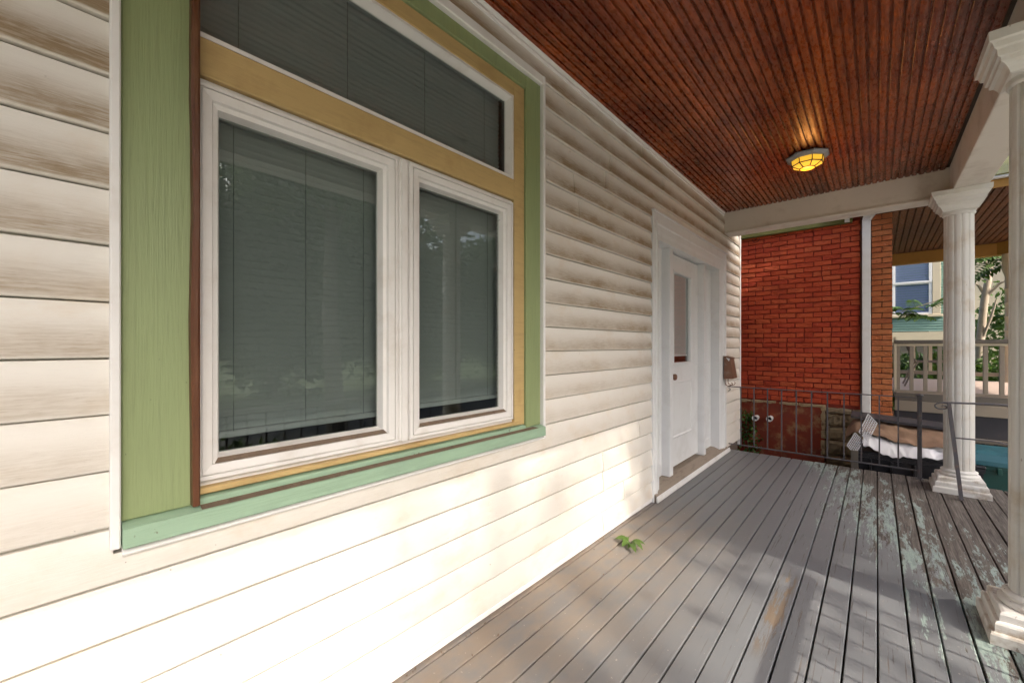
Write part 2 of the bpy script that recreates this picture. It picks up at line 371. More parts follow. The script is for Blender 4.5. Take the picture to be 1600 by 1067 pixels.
# ================================================================== DECK
deck = empty('porch_deck', (1.0, 2, 0), kind='structure')
xs = [-.0535+.0975*i for i in range(22)]
for i, x0 in enumerate(xs):
    x0 = x0+.003; x1 = x0+.0975-.0065; lz = random.uniform(-.0015, .0015)
    ph = random.uniform(0, 9); e = .003
    prof = [(x0, -.028), (x1, -.028), (x1, -e), (x1-.0012, -.0011), (x1-e, 0), ((x0+x1)/2, .0006), (x0+e, 0), (x0+.0012, -.0011), (x0, -e)]
    end = 5.24+random.uniform(-.004, .004)
    o = child(MB().extr_y(prof, arange(-1.6, end, .2), lambda y: (.0009*math.sin(y*1.3+ph), lz+.0010*math.sin(y*2.1+ph*2))), 'plank', 'deck', deck)
child(MB().box(2.095, 2.125, -1.6, 5.24, -.03, .0, .004), 'nosing_board', 'deck', deck)
child(MB().box(0, 2.07, 5.17, 5.205, -.20, -.032).box(2.04, 2.075, -1.6, 5.16, -.20, -.032).box(.02, 2.03, -1.6, -1.57, -.2, -.032), 'rim_joist', 'under', deck)
child(MB().box(-.05, 2.03, -1.56, 5.16, -.06, -.034), 'joist', 'under', deck)
child(MB().box(-.03, 2.02, 5.12, 5.16, -.72, -.205).box(1.98, 2.02, -1.6, 5.115, -.72, -.205), 'skirt', 'ndark', deck)

# ================================================================== HOUSE WALL
house = empty('house_wall', (0, 2, 0), 'dirty cream vinyl clapboard house wall along the porch', 'house wall')
WIN = (.092, 1.688, .728, 2.56); DOOR = (3.06, 5.10, -1, 2.235)
YEND = 5.755
def prof_clip(zc, zlo, zhi, cv=.0):
    P = [(.0195, .0), (.0220, .0025), (.0226, .006), (.0220, .02), (.0198, .045), (.0170, .075), (.0138, .100), (.0118, .1155+cv), (.0108, .1168+cv), (-.0025, .1188+cv), (-.003, .131)]
    def xat(z):
        for (xa, za), (xb, zb) in zip(P, P[1:]):
            if za <= z <= zb: return xa+(xb-xa)*(z-za)/(zb-za)
        return P[-1][0]
    lo = max(0, zlo-zc); hi = min(.131, zhi-zc)
    if hi-lo < .006: return None
    pts = [(xat(lo), lo)]+[(x, z) for x, z in P if lo < z < hi]+[(xat(hi), hi)]
    return [(-.0045, lo)]+pts+[(-.0045, hi)]
seams = {}
for n in range(21):
    zc = .030+.127*n; top = min(2.672, zc+.131)
    cuts = [-2.2]
    s1 = {0: 2.33, 1: 2.62, 2: 2.33, 3: 2.33, 4: 2.86}.get(n, None)
    if n >= 5:
        s1 = {18: 2.42, 17: 2.36, 16: 2.0, 15: 2.05, 19: 3.3, 20: 2.9}.get(n, None)
    if s1: cuts.append(s1)
    cuts.append(YEND)
    for bi in range(len(cuts)-1):
        a, b = cuts[bi], cuts[bi+1]
        if bi > 0: a -= .022
        mb = MB(); ph = random.uniform(0, 20); am = .0007 if s1 is None else .0011
        lift = .0016 if bi > 0 else 0.0
        edges = sorted({a, b, *[v for v in (WIN[0], WIN[1], DOOR[0], DOOR[1]) if a < v < b]})
        for ya, yb in zip(edges, edges[1:]):
            ym = (ya+yb)/2; lo, hi = zc, top; parts = [(lo, hi)]
            for Y0, Y1, Z0, Z1 in (WIN, DOOR):
                if Y0 < ym < Y1:
                    q = []
                    for l, h in parts:
                        if h <= Z0 or l >= Z1: q.append((l, h)); continue
                        if l < Z0: q.append((l, Z0))
                        if h > Z1: q.append((Z1, h))
                    parts = q
            for l, h in parts:
                pr = prof_clip(zc, l, h, .0 if n < 6 else .006)
                if pr: mb.extr_y(pr, ([ya, ya+.012, ya+.03, ya+.06]+arange(ya+.1, yb, .22) if lift and ya == a else arange(ya, yb, .22)), lambda y: (lift+(.0045*math.exp(-(y-a)/.05) if lift else 0)+am*math.sin(y*2.3+ph)+am*.6*math.sin(y*5.1+ph*3), .0007*math.sin(y*1.7+ph*2)))
        if mb.v:
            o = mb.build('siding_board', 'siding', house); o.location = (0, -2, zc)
# trims
def hp(mb, name, mat): return child(mb, name, mat, house)
hp(MB().box(-.004, .026, -2.2, 5.06, 2.668, 2.684, .003).extr_y([(0, 2.6845), (.016, 2.6845), (.030, 2.692), (.034, 2.699), (0, 2.699)], [-2.2, 5.06]), 'cornice_moulding', 'trimwhite')
hp(MB().box(-.05, .027, YEND+.001, YEND+.045, -.05, 2.9, .004).box(-.6, -.051, YEND+.01, YEND+.04, -.7, 2.9), 'corner_post', 'trimwhite')
hp(MB().box(-.004, .024, -2.2, 3.055, .004, .0285, .003), 'base_trim', 'trimwhite')
core = MB()
for (a, b, c, d_) in ((-2.2, .2, -.7, 2.9), (1.52, 3.2, -.7, 2.9), (4.9, YEND, -.7, 2.9), (.2, 1.52, -.7, .80), (.2, 1.52, 2.44, 2.9), (3.2, 4.9, 2.06, 2.9), (3.2, 4.9, -.7, .0)):
    core.box(-.11, -.005, a, b, c, d_)
hp(core, 'wall_core', 'core')
rm = MB()
for (a, b) in ((-.2, 1.9), (3.0, 5.2)):
    x0, x1, z0, z1 = -2.2, -.112, -.02, 2.7
    rm.box(x0-.05, x0, a, b, z0, z1).box(x0, x1, a-.05, a, z0, z1).box(x0, x1, b, b+.05, z0, z1).box(x0, x1, a, b, z0-.05, z0).box(x0, x1, a, b, z1, z1+.05)
tag(rm.build('interior_room', 'room'), kind='structure')
# end wall of house (towards alley)
hp(MB().box(-6, -.601, YEND+.0, YEND+.03, -.7, 5.5), 'return_wall', 'siding')

# ---------------------------------------------------------------- window
win = hp(MB().frame(.232, 1.482, .833, 1.899, [(0, -.10), (0, -.012), (.012, -.010), (.012, -.05)]).box(-.09, .001, .846, .889, .848, 1.886, .003).box(-.02, .006, .855, .880, .846, 1.888, .003), 'window', 'white')
def wc(mb, name, mat): return child(mb, name, mat, win)
SP = [(0, -.05), (0, .000), (.003, .003), (.013, .003), (.014, -.003), (.017, -.003), (.018, .004), (.040, .000), (.043, -.010), (.055, -.014), (.060, -.040), (.064, -.044)]
for (a, b, g) in ((.241, .844, 'left'), (.891, 1.478, 'right')):
    wc(MB().frame(a, b, .846, 1.888, SP), 'sash', 'white')
    wc(MB().box(-.041, -.037, a+.0635, b-.0635, .9095, 1.8245), 'pane', 'glass')
    wc(MB().add([(-.0005, a+.045, .888), (-.0005, b-.045, .888), (-.0115, b-.055, .9005), (-.0115, a+.055, .9005)], [(0, 1, 2, 3)]), 'grime_strip', 'grime')
wc(MB().frame(.236, 1.478, 2.000, 2.402, [(0, -.06), (0, .003), (.012, .004), (.016, -.006), (.022, -.024), (.026, -.034)]), 'transom_frame', 'white')
wc(MB().box(-.034, -.030, .2605, 1.4535, 2.0245, 2.3775), 'pane', 'glass')
# gold boards
wc(MB().box(-.05, .006, .238, 1.481, 1.9005, 1.999, .003), 'transom_bar', 'gold')
wc(MB().box(-.05, .0045, 1.483, 1.557, .812, 2.470, .003), 'gold_stile', 'gold')
wc(MB().box(-.05, .0055, .238, 1.482, 2.403, 2.469, .003), 'gold_head', 'gold')
wc(MB().box(-.05, .010, .25, 1.520, .8155, .8315, .003), 'gold_strip', 'gold')
# green casing
wc(MB().box(-.04, .016, .105, .239, .796, 2.535, .003), 'casing_board', 'green')
wc(MB().box(-.04, .016, 1.558, 1.672, .796, 2.535, .003), 'casing_board', 'green')
wc(MB().box(-.04, .0145, .2395, 1.5575, 2.4705, 2.535, .003), 'casing_board', 'green')
# brown wooden stop on the near jamb, uneven
rr = []
for z in arange(.800, 2.60, .06):
    k = .0016*math.sin(z*9)+random.uniform(-.0007, .0007)
    rr.append([(.014, .2300+k, z), (.040+k, .2305+k, z), (.044, .2350, z), (.044, .2430+k*.5, z), (.040, .2475, z), (.006, .2475, z)])
wc(MB().rings(rr), 'stop_strip', 'brownstrip')
# sill
wc(MB().extr_y([(-.03, .745), (.049, .743), (.0505, .745), (.0495, .787), (.047, .7885), (.024, .794), (-.03, .797)], arange(.1055, 1.672, .2), None), 'sill', 'mint')
wc(MB().extr_y([(-.03, .7985), (.022, .7950), (.0225, .8065), (.020, .810), (-.03, .813)], [.25, 1.545]), 'subsill', 'mint')
wc(MB().add([(.0235, .25, .7954), (.0235, 1.60, .7954), (.0470, 1.62, .7898), (.0470, .25, .7898)], [(0, 1, 2, 3)]), 'grime_strip', 'grime')
# white J-trim
wc(MB().box(-.004, .036, .0855, .1035, .742, 2.582, .003), 'trim_strip', 'trimwhite')
wc(MB().box(-.004, .036, 1.6735, 1.692, .728, 2.582, .003), 'trim_strip', 'trimwhite')
wc(MB().box(-.004, .0345, .104, 1.673, 2.5365, 2.580, .004), 'trim_strip', 'trimwhite')
wc(MB().extr_y([(-.004, .722), (.030, .722), (.032, .726), (.022, .7405), (-.004, .7415)], [.106, 1.70]), 'undersill_trim', 'trimwhite')

# blinds hang inside the panes: things of their own
def blind(y0, y1, z0, z1, label):
    r = empty('window_blind', (-.085, (y0+y1)/2, z0), label, 'blind', 'closed blinds behind the window panes')
    st = .0205; L = y1-y0
    sm = MB().rings([[(-.006, y, -.0105), (-.0035, y, -.003), (.001, y, .005), (.006, y, .0115), (.0052, y, .0117), (.000, y, .0055), (-.0045, y, -.0025), (-.007, y, -.0103)] for y in (-L/2, L/2)])
    first = None; z = z0+.03
    while z < z1-.03:
        if first is None: first = sm.build('slat', 'slat', r); first.location = (0, 0, z-z0); me = first.data
        else: link('slat', me, r, (0, 0, z-z0))
        z += st
    child(MB().box(-.097, -.072, y0, y1, z0, z0+.018, .003), 'bottom_rail', 'slat', r)
    child(MB().box(-.105, -.068, y0, y1, z1-.028, z1, .003), 'head_rail', 'slat', r)
    for t in (.14, .5, .86) if L < .7 else (.09, .36, .63, .91):
        y = y0+L*t
        child(MB().box(-.0755, -.0740, y-.0008, y+.0008, z0+.01, z1-.02), 'cord', 'cord', r)
blind(.27, .825, .937, 1.86, 'closed grey blind behind the larger casement pane nearest the camera')
blind(.91, 1.455, .945, 1.86, 'closed grey blind behind the casement pane beside the gold stile')
blind(.25, 1.465, 2.0, 2.43, 'closed grey blind behind the wide transom pane above the casements')

# ---------------------------------------------------------------- door
door = hp(MB().box(-.10, -.06, 3.563, 4.398, .108, 1.02, .003).box(-.10, -.06, 3.563, 3.70, 1.0205, 2.02, .003).box(-.10, -.06, 4.19, 4.398, 1.0205, 2.02, .003).box(-.10, -.0602, 3.7005, 4.1895, 1.885, 2.02), 'door', 'doorwhite')
def dc(mb, name, mat): return child(mb, name, mat, door)
CP = [(0, -.004), (0, .030), (.004, .034), (.050, .034), (.054, .040), (.066, .040), (.072, .032), (.105, .028), (.125, .022), (.150, .020), (.153, .016), (.155, -.10)]
rr = [[(x, 3.06+t*.95, 0), (x, 3.06+t*.95, 2.235-t*1.30), (x, 5.10-t*1.50, 2.235-t*1.30), (x, 5.10-t*1.50, 0)] for t, x in CP]
mb = MB(); v = [p for r in rr for p in r]; f = []
for a in range(len(rr)-1):
    for i in range(3): f.append((a*4+i, a*4+i+1, a*4+4+i+1, a*4+4+i))
mb.add(v, f); dc(mb, 'casing', 'doorwhite')
dc(MB().box(-.10, .044, 3.055, 5.105, 2.2355, 2.25, .003), 'drip_cap', 'doorwhite')
for (a, b) in ((3.484, 3.559), (4.403, 4.468)): dc(MB().box(-.104, .0, a, b, .085, 2.032, .004), 'door_post', 'doorwhite')
dc(MB().box(-.105, -.012, 3.21, 4.866, 2.033, 2.12), 'head_jamb', 'doorwhite')
for (a, b) in ((3.208, 3.483), (4.469, 4.866)):
    m = MB().box(-.10, -.072, a, b, .085, 2.0325)
    m.frame(a+.03, b-.03, .16, .92, [(0, -.0721), (.004, -.062), (.03, -.062), (.036, -.0715)])
    m.frame(a+.03, b-.03, 1.0, 1.97, [(0, -.0721), (.004, -.062), (.03, -.062), (.036, -.0715)])
    dc(m, 'sidelight_panel', 'doorwhite')
dc(MB().frame(3.70, 4.19, 1.02, 1.885, [(0, -.0605), (0, -.050), (.012, -.048), (.024, -.054), (.027, -.078)]), 'glazing_bead', 'doorwhite')
dc(MB().box(-.080, -.077, 3.7265, 4.1635, 1.0465, 1.8585), 'pane', 'doorglass')
dc(MB().frame(3.69, 4.21, .36, .875, [(0, -.0605), (0, -.056), (.010, -.052), (.020, -.056), (.026, -.066), (.034, -.068)]).box(-.0605, -.0595, 3.724, 4.176, .394, .841), 'door_panel', 'doorwhite')
kn = MB()
kn.rings([[(x, 3.625+r*math.cos(t), .925+r*math.sin(t)) for t in [2*math.pi*k/14 for k in range(14)]] for x, r in ((-.06, .030), (-.055, .030), (-.052, .013), (-.030, .012), (-.024, .024), (-.010, .029), (.002, .024), (.007, .010))], smooth=True)
dc(kn, 'knob', 'rust')
dc(MB().extr_y([(-.10, .0), (.052, .0), (.053, .040), (.056, .046), (.045, .052), (-.03, .082), (-.10, .086)], arange(3.075, 5.085, .3)), 'threshold', 'threshold')
dc(MB().box(.0535, .070, 3.06, 5.12, .002, .030, .004).extr_y([(.054, .0305), (.066, .0305), (.060, .046), (.0565, .0465)], [3.06, 5.12]), 'threshold_riser', 'paintwhite')
def dblind():
    r = empty('window_blind', (-.090, 3.945, 1.1), 'closed white blind behind the glass of the door', 'blind', 'closed blinds behind the window panes')
    L = .42; sm = MB().rings([[(-.006, y, -.0105), (.001, y, .005), (.006, y, .0115), (.000, y, .006), (-.007, y, -.0103)] for y in (-L/2, L/2)])
    o = sm.build('slat', 'slat', r); o.location = (0, 0, .03)
    for i in range(1, 36): link('slat', o.data, r, (0, 0, .03+i*.0205))
    child(MB().box(-.097, -.083, 3.735, 4.155, 1.10, 1.118, .003), 'bottom_rail', 'slat', r)
dblind()

# ================================================================== CEILING, BEAMS, ROOF
ceil = empty('porch_ceiling', (.9, 2, 2.7), kind='structure')
bw = .0435*2; x = .012; k = 0
while x < 1.765:
    x1 = min(x+bw-.0012, 1.768); xm = (x+x1)/2
    if x1-x > .03:
        g = .0056; d_ = .014; a0 = x+g; b0 = xm-g; a1 = xm+g; b1 = x1-g
        prof = [(x, 2.718), (x, 2.7+d_), (a0-.0008, 2.7+d_), (a0, 2.7022), (a0+.002, 2.7004), ((a0+b0)/2, 2.6996), (b0-.002, 2.7004), (b0, 2.7022), (b0+.0008, 2.7+d_),
                (a1-.0008, 2.7+d_), (a1, 2.7022), (a1+.002, 2.7004), ((a1+b1)/2, 2.6996), (b1-.002, 2.7004), (b1, 2.7022), (b1+.0008, 2.7+d_), (x1, 2.7+d_), (x1, 2.718)]
        cut = [-1.6, 5.065]
        if k % 4 == 1: cut = [-1.6, 1.7+random.uniform(0, 2.6), 5.065]
        for a, b in zip(cut, cut[1:]):
            lz = random.uniform(-.0012, .0012); ph = random.uniform(0, 9)
            child(MB().extr_y(prof, arange(a+.001, b-.001, .5), lambda y: (.0006*math.sin(y+ph), lz+.0008*math.sin(1.7*y+ph))), 'ceiling_board', 'ceil', ceil)
    x += bw; k += 1
child(MB().box(-.1, 2.0, -1.7, 5.4, 2.720, 2.76), 'roof_deck', 'under', ceil)
tag(MB().rings([[(-.6, y, 2.95), (2.32, y, 2.80), (2.34, y, 2.83), (-.6, y, 3.05)] for y in (-2.0, 5.36)]).build('porch_roof', 'shingle'), 'dark shingled porch roof above the wooden ceiling', 'roof')
bm_ = empty('porch_beam', (1.87, 2, 2.46), 'cream painted boxed beam running along the street side of the porch', 'beam', 'porch beams')
child(MB().box(1.770, 1.965, -1.6, 5.069, 2.462, 2.718, .004), 'beam_box', 'beam', bm_)
child(MB().box(1.960, 2.02, -1.6, 5.30, 2.60, 2.72, .004), 'frieze_board', 'olive', bm_)
bm2 = empty('porch_beam', (.9, 5.15, 2.46), 'cream painted boxed beam across the far end of the porch', 'beam', 'porch beams')
child(MB().box(.002, 1.964, 5.070, 5.262, 2.462, 2.718, .004), 'beam_box', 'beam', bm2)
child(MB().box(.0, 1.958, 5.055, 5.0695, 2.4615, 2.482, .003), 'lower_bead', 'beam', bm2)

# ================================================================== COLUMNS
def column(cx, cy, label):
    r = empty('porch_column', (cx, cy, 0), label, 'column', 'fluted porch columns'); c = (cx, cy)
    child(MB().squares(c, [(.162, .001), (.162, .040), (.158, .048), (.148, .050), (.148, .080), (.144, .088), (.133, .092), (.133, .118), (.128, .126), (.118, .130)]), 'plinth', 'colbase', r)
    child(MB().lathe(c, [(.118, .1305), (.121, .136), (.121, .146), (.114, .152), (.104, .154), (.103, .162), (.108, .166), (.108, .174), (.098, .180), (.092, .184)], 40), 'base_ring', 'colbase', r)
    rr = []; NF = 12; n = NF*12
    for z in (.182, .30, .9, 1.5, 2.1, 2.305):
        tp = 1.0-.035*max(0, (z-.9)/1.4)
        ring = []
        for i in range(n):
            ph = (i % 12); a = 2*math.pi*i/n+.11
            ro = {0: -.0060, 1: -.0015, 2: -.0015, 3: .0, 11: -.0008}.get(ph, 0.0012)
            ring.append((cx+(.0885*tp+ro)*math.cos(a), cy+(.0885*tp+ro)*math.sin(a), z))
        rr.append(ring)
    child(MB().rings(rr), 'shaft', 'column', r)
    child(MB().squares(c, [(.092, 2.300), (.100, 2.304), (.106, 2.322), (.116, 2.338), (.128, 2.346), (.130, 2.362), (.138, 2.366), (.141, 2.392), (.150, 2.398), (.156, 2.418), (.165, 2.424), (.167, 2.4605)]), 'capital', 'column', r)
    child(MB().lathe(c, [(.088, 2.270), (.094, 2.274), (.097, 2.282), (.094, 2.290), (.097, 2.2995)], 40), 'neck_ring', 'column', r)
column(1.815, 4.985, 'white fluted porch column at the far corner beside the leaning iron post')
column(1.812, 2.675, 'cream fluted porch column cut off by the right edge of the picture')

# ================================================================== RAILINGS
rl = empty('iron_railing', (.8, 5.2, 0), 'thin grey iron railing across the far end of the porch', 'railing')
child(MB().box(.030, 1.582, 5.192, 5.208, .725, .7345, .002), 'top_rail', 'iron', rl)
child(MB().box(.030, 1.582, 5.192, 5.208, .066, .078, .002), 'bottom_rail', 'iron', rl)
for i in range(-1, 10):
    xx = .287+.13*i
    child(MB().box(xx-.0055, xx+.0055, 5.1945, 5.2055, .077, .726), 'baluster', 'iron', rl)
child(MB().box(1.582, 1.612, 5.185, 5.215, .001, .742, .003).lathe((1.597, 5.2), [(.020, .742), (.027, .746), (.028, .752), (.020, .762), (.004, .766)], 12).box(1.572, 1.622, 5.175, 5.225, .0005, .006), 'newel_post', 'iron', rl)
pts = [(.032-.03*math.sin(t)*(1-t/9), 5.2-.0, .700+.03*math.cos(t)*(1-t/9)) for t in [i*.45 for i in range(16)]]
child(MB().tube(pts, .004, 6), 'scroll', 'iron', rl)
hr = empty('stair_handrail', (1.80, 4.73, 0), 'dark iron stair handrail with a leaning post before the white column', 'handrail')
child(MB().bar((1.800, 4.70, .002), (1.735, 4.715, .742), .022, .032), 'leaning_post', 'iron', hr)
child(MB().tube([(1.70, 4.715, .747), (1.80, 4.715, .752), (1.98, 4.715, .760), (2.03, 4.715, .757), (2.2, 4.715, .64), (2.9, 4.715, .1)], .0075, 8), 'top_rail', 'iron', hr)
pts = [(1.70-.052*math.sin(t)*(1-t/8.4), 4.715, .715+.032*math.cos(t)*(1-t/8.4)) for t in [i*.35 for i in range(22)]]
child(MB().tube(pts, .0055, 6), 'scroll', 'iron', hr)
child(MB().tube([(1.762, 4.71, .478), (1.97, 4.715, .480), (2.10, 4.715, .45), (2.9, 4.715, -.25)], .006, 6), 'middle_rail', 'iron', hr)
nr = empty('iron_railing', (1.83, .8, 0), 'iron railing along the street side casting its shadow on the deck', 'railing')
child(MB().box(1.79, 1.87, -.92, 2.50, .735, .765, .004), 'top_rail', 'iron', nr)
child(MB().box(1.80, 1.85, -.92, 2.50, .06, .10, .003), 'bottom_rail', 'iron', nr)
yy = 2.42
while yy > -.9:
    child(MB().box(1.822, 1.834, yy-.006, yy+.006, .10, .735), 'baluster', 'iron', nr); yy -= .118

# ================================================================== MAILBOX, LAMP, SPRIG
mbx = empty('mailbox', (.08, 5.0, .83), 'rusty brown metal mailbox hung on the door casing', 'mailbox')
sp = [(.043, .832), (.125, .835), (.139, .842), (.108, 1.052), (.100, 1.062), (.043, 1.078)]
child(MB().rings([[(x, 4.955, z) for x, z in sp], [(x, 5.115, z) for x, z in sp]]), 'box', 'rust', mbx)
child(MB().rings([[(.0425, y, 1.0795), (.100, y, 1.0640), (.118, y, 1.052), (.118, y, 1.056), (.101, y, 1.0695), (.0425, y, 1.0845)] for y in (4.948, 5.122)]), 'lid', 'rust', mbx)
child(MB().add([(.062, 4.9535, 1.068), (.104, 4.9535, 1.056), (.094, 4.9535, 1.028)], [(0, 1, 2)]).add([(.062, 4.9545, 1.068), (.104, 4.9545, 1.056), (.094, 4.9545, 1.028)], [(0, 2, 1)]), 'letter', 'sheet', mbx)
for y in (4.975, 5.095):
    pts = [(.050, y, .833), (.050, y, .79), (.056, y, .768), (.075, y, .757), (.098, y, .757), (.115, y, .765), (.124, y, .780), (.120, y, .790), (.110, y, .789)]
    child(MB().tube(pts, .004, 6), 'hook', 'rust', mbx)

lamp = empty('ceiling_lamp', (.90, 3.96, 2.70), 'octagonal ceiling lamp glowing amber on the porch ceiling', 'lamp')
def octr(r, z, c=(.90, 3.96)): return [(c[0]+r*math.cos(math.pi/8+k*math.pi/4), c[1]+r*math.sin(math.pi/8+k*math.pi/4), z) for k in range(8)]
child(MB().rings([octr(.118, 2.699), octr(.145, 2.692), octr(.147, 2.684), octr(.140, 2.676), octr(.120, 2.662), octr(.112, 2.662), octr(.108, 2.670)], True, True), 'base_plate', 'greymetal', lamp)
gr = [octr(.110, 2.661), octr(.104, 2.622), octr(.052, 2.596), octr(.012, 2.593)]
child(MB().rings(gr, False, True), 'shade', 'lampglass', lamp)
cg = MB()
for k in range(8):
    for a, b in zip(gr[:3], gr[1:3]): cg.bar(Vector(a[k]), Vector(b[k]), .006, .006)
for ring in gr[1:3]:
    for k in range(8): cg.bar(Vector(ring[k]), Vector(ring[(k+1) % 8]), .006, .006)
child(cg, 'cage', 'darkmetal', lamp)
pl = bpy.data.lights.new('lamp_bulb', 'POINT'); pl.energy = .7; pl.color = (1.0, .40, .10); pl.shadow_soft_size = .05
po = bpy.data.objects.new('lamp_bulb', pl); COL.objects.link(po); po.parent = lamp; po.location = (0, .02, -.16)

def leaf_verts(base, dirv, up, L, Wd, curl=0.2, n=5):
    base = Vector(base); d = Vector(dirv).normalized(); u = Vector(up).normalized(); s_ = d.cross(u).normalized(); u = s_.cross(d).normalized()
    V = []; F = []
    for i in range(n+1):
        t = i/n; wd = Wd*math.sin(math.pi*min(1, t*.93+.05))**.8*.5 if 0 < t < 1 else Wd*.03
        c = base+d*L*t+u*(-curl*L*t*t+.12*L*math.sin(t*3.1))
        V += [c-s_*wd+u*wd*.35, c, c+s_*wd+u*wd*.35]
    for i in range(n):
        o = i*3; F += [(o, o+1, o+4, o+3), (o+1, o+2, o+5, o+4)]
    return V, F
spg = empty('leaf_sprig', (.19, 2.32, 0), 'fallen sprig of green leaves lying on the deck by the wall', 'leaf sprig')
stem = MB().tube([(.150, 2.335, .004), (.19, 2.33, .009), (.215, 2.30, .006)], .002, 5); child(stem, 'stem', 'sprig', spg)
for (b, ang, L, Wd, cu) in (((.185, 2.33, .008), 200, .085, .052, .10), ((.19, 2.325, .009), 268, .085, .040, .18), ((.195, 2.33, .011), -28, .115, .036, .10), ((.20, 2.32, .009), -52, .125, .036, .12), ((.195, 2.335, .012), 8, .085, .030, .15), ((.18, 2.335, .008), 165, .05, .03, .1), ((.21, 2.31, .010), -80, .07, .022, .12), ((.17, 2.34, .010), 120, .045, .02, .1)):
    a = R(ang); V, F = leaf_verts(b, (math.cos(a), math.sin(a), .05+cu), (random.uniform(-.3, .3), random.uniform(-.3, .3), 1), L, Wd, cu)
    child(MB().add(V, F, True), 'leaf', 'sprig', spg)

# ================================================================== BRICK HOUSE NEXT DOOR
BY = 6.2
bh = empty('brick_house', (.6, BY, -.7), 'red painted brick house across the alley beyond the railing', 'house')
def bc(mb, name, mat): return child(mb, name, mat, bh)
bc(MB().box(-3, 1.165, BY+.013, BY+.3, .45, 5.2), 'mortar_bed', 'mortar')
bc(MB().box(1.166, 1.438, BY+.012, BY+.3, .35, 5.2), 'mortar_bed', 'mortar2')
def brick_mesh(L, H, D, mat, nm='brick'):
    m = MB(); m.box(-L/2, L/2, 0, D, -H/2, H/2, .004)
    m.v = [(x+random.uniform(-.0035, .0035), y+random.uniform(-.003, .002), z+random.uniform(-.0026, .0026)) for x, y, z in m.v]
    o = m.build(nm, mat); me = o.data; bpy.data.objects.remove(o); return me
LB = .176; HB = .0618
full = [brick_mesh(LB-.009, HB-.0105, .05, 'brick') for _ in range(10)]
half = [brick_mesh(LB/2-.009, HB-.0105, .05, 'brick') for _ in range(3)]
bloc = Vector(bh.location)
def put(me, x, z, dy=0):
    o = link('brick', me, bh); o.location = Vector((x, BY+dy, z))-bloc; o.rotation_euler = (random.uniform(-.03, .03), random.uniform(-.010, .010), random.uniform(-.022, .022)); return o
nc = 0
for r_ in range(35):
    z = .495+HB/2+HB*r_
    xr = 1.168+random.uniform(-.010, .004)
    if r_ % 2: put(random.choice(half), xr-LB/4, z, random.uniform(-.003, .002)); xr -= LB/2
    while xr > -.07:
        if random.random() < .10:
            put(random.choice(half), xr-LB/4, z, random.uniform(-.003, .003)); put(random.choice(half), xr-LB*.75, z, random.uniform(-.004, .003)); xr -= LB
        else:
            put(random.choice(full), xr-LB/2, z+random.uniform(-.003, .003), random.uniform(-.005, .004)); xr -= LB
        nc += 1
p1 = [brick_mesh(.170, HB-.008, .05, 'brick2') for _ in range(3)]; p2 = [brick_mesh(.082, HB-.008, .05, 'brick2') for _ in range(3)]
for r_ in range(37):
    z = .395+HB/2+HB*r_
    if r_ % 2: put(random.choice(p1), 1.352, z, random.uniform(-.002, .002))
    else:
        put(random.choice(p2), 1.307, z, random.uniform(-.002, .002)); put(random.choice(p2), 1.397, z, random.uniform(-.002, .002))
bc(MB().box(-3, 1.10, BY-.06, BY+.1, 2.628, 2.76, .004), 'frieze_board', 'olive')
bc(MB().box(1.03, 1.075, BY-.085, BY-.061, 2.628, 2.74, .004), 'bracket', 'beam')
ds = MB().box(1.183, 1.258, BY-.062, BY-.004, .30, 2.62, .006)
ds.rings([[(1.183, BY-.062, 2.621), (1.258, BY-.062, 2.621), (1.258, BY-.004, 2.621), (1.183, BY-.004, 2.621)], [(1.20, BY-.062, 2.70), (1.29, BY-.062, 2.67), (1.29, BY-.004, 2.67), (1.20, BY-.004, 2.70)], [(1.27, BY-.062, 2.82), (1.36, BY-.062, 2.78), (1.36, BY-.004, 2.78), (1.27, BY-.004, 2.82)]])
bc(ds, 'downspout', 'trimwhite')
bc(MB().rings([[(x+.0, BY-.004-rr_*math.sin(t)*.0, z) for x, z in ((.10+.045*math.cos(t), 2.60+.04*math.sin(t)),)][0:1]*3 for t in (0, 1)]) if False else MB().tube([(.115+.042*math.cos(t), BY-.008, 2.615+.05*math.sin(t)) for t in [math.pi*(1+i/10) for i in range(11)]], .003, 5), 'wire_loop', 'darkmetal')
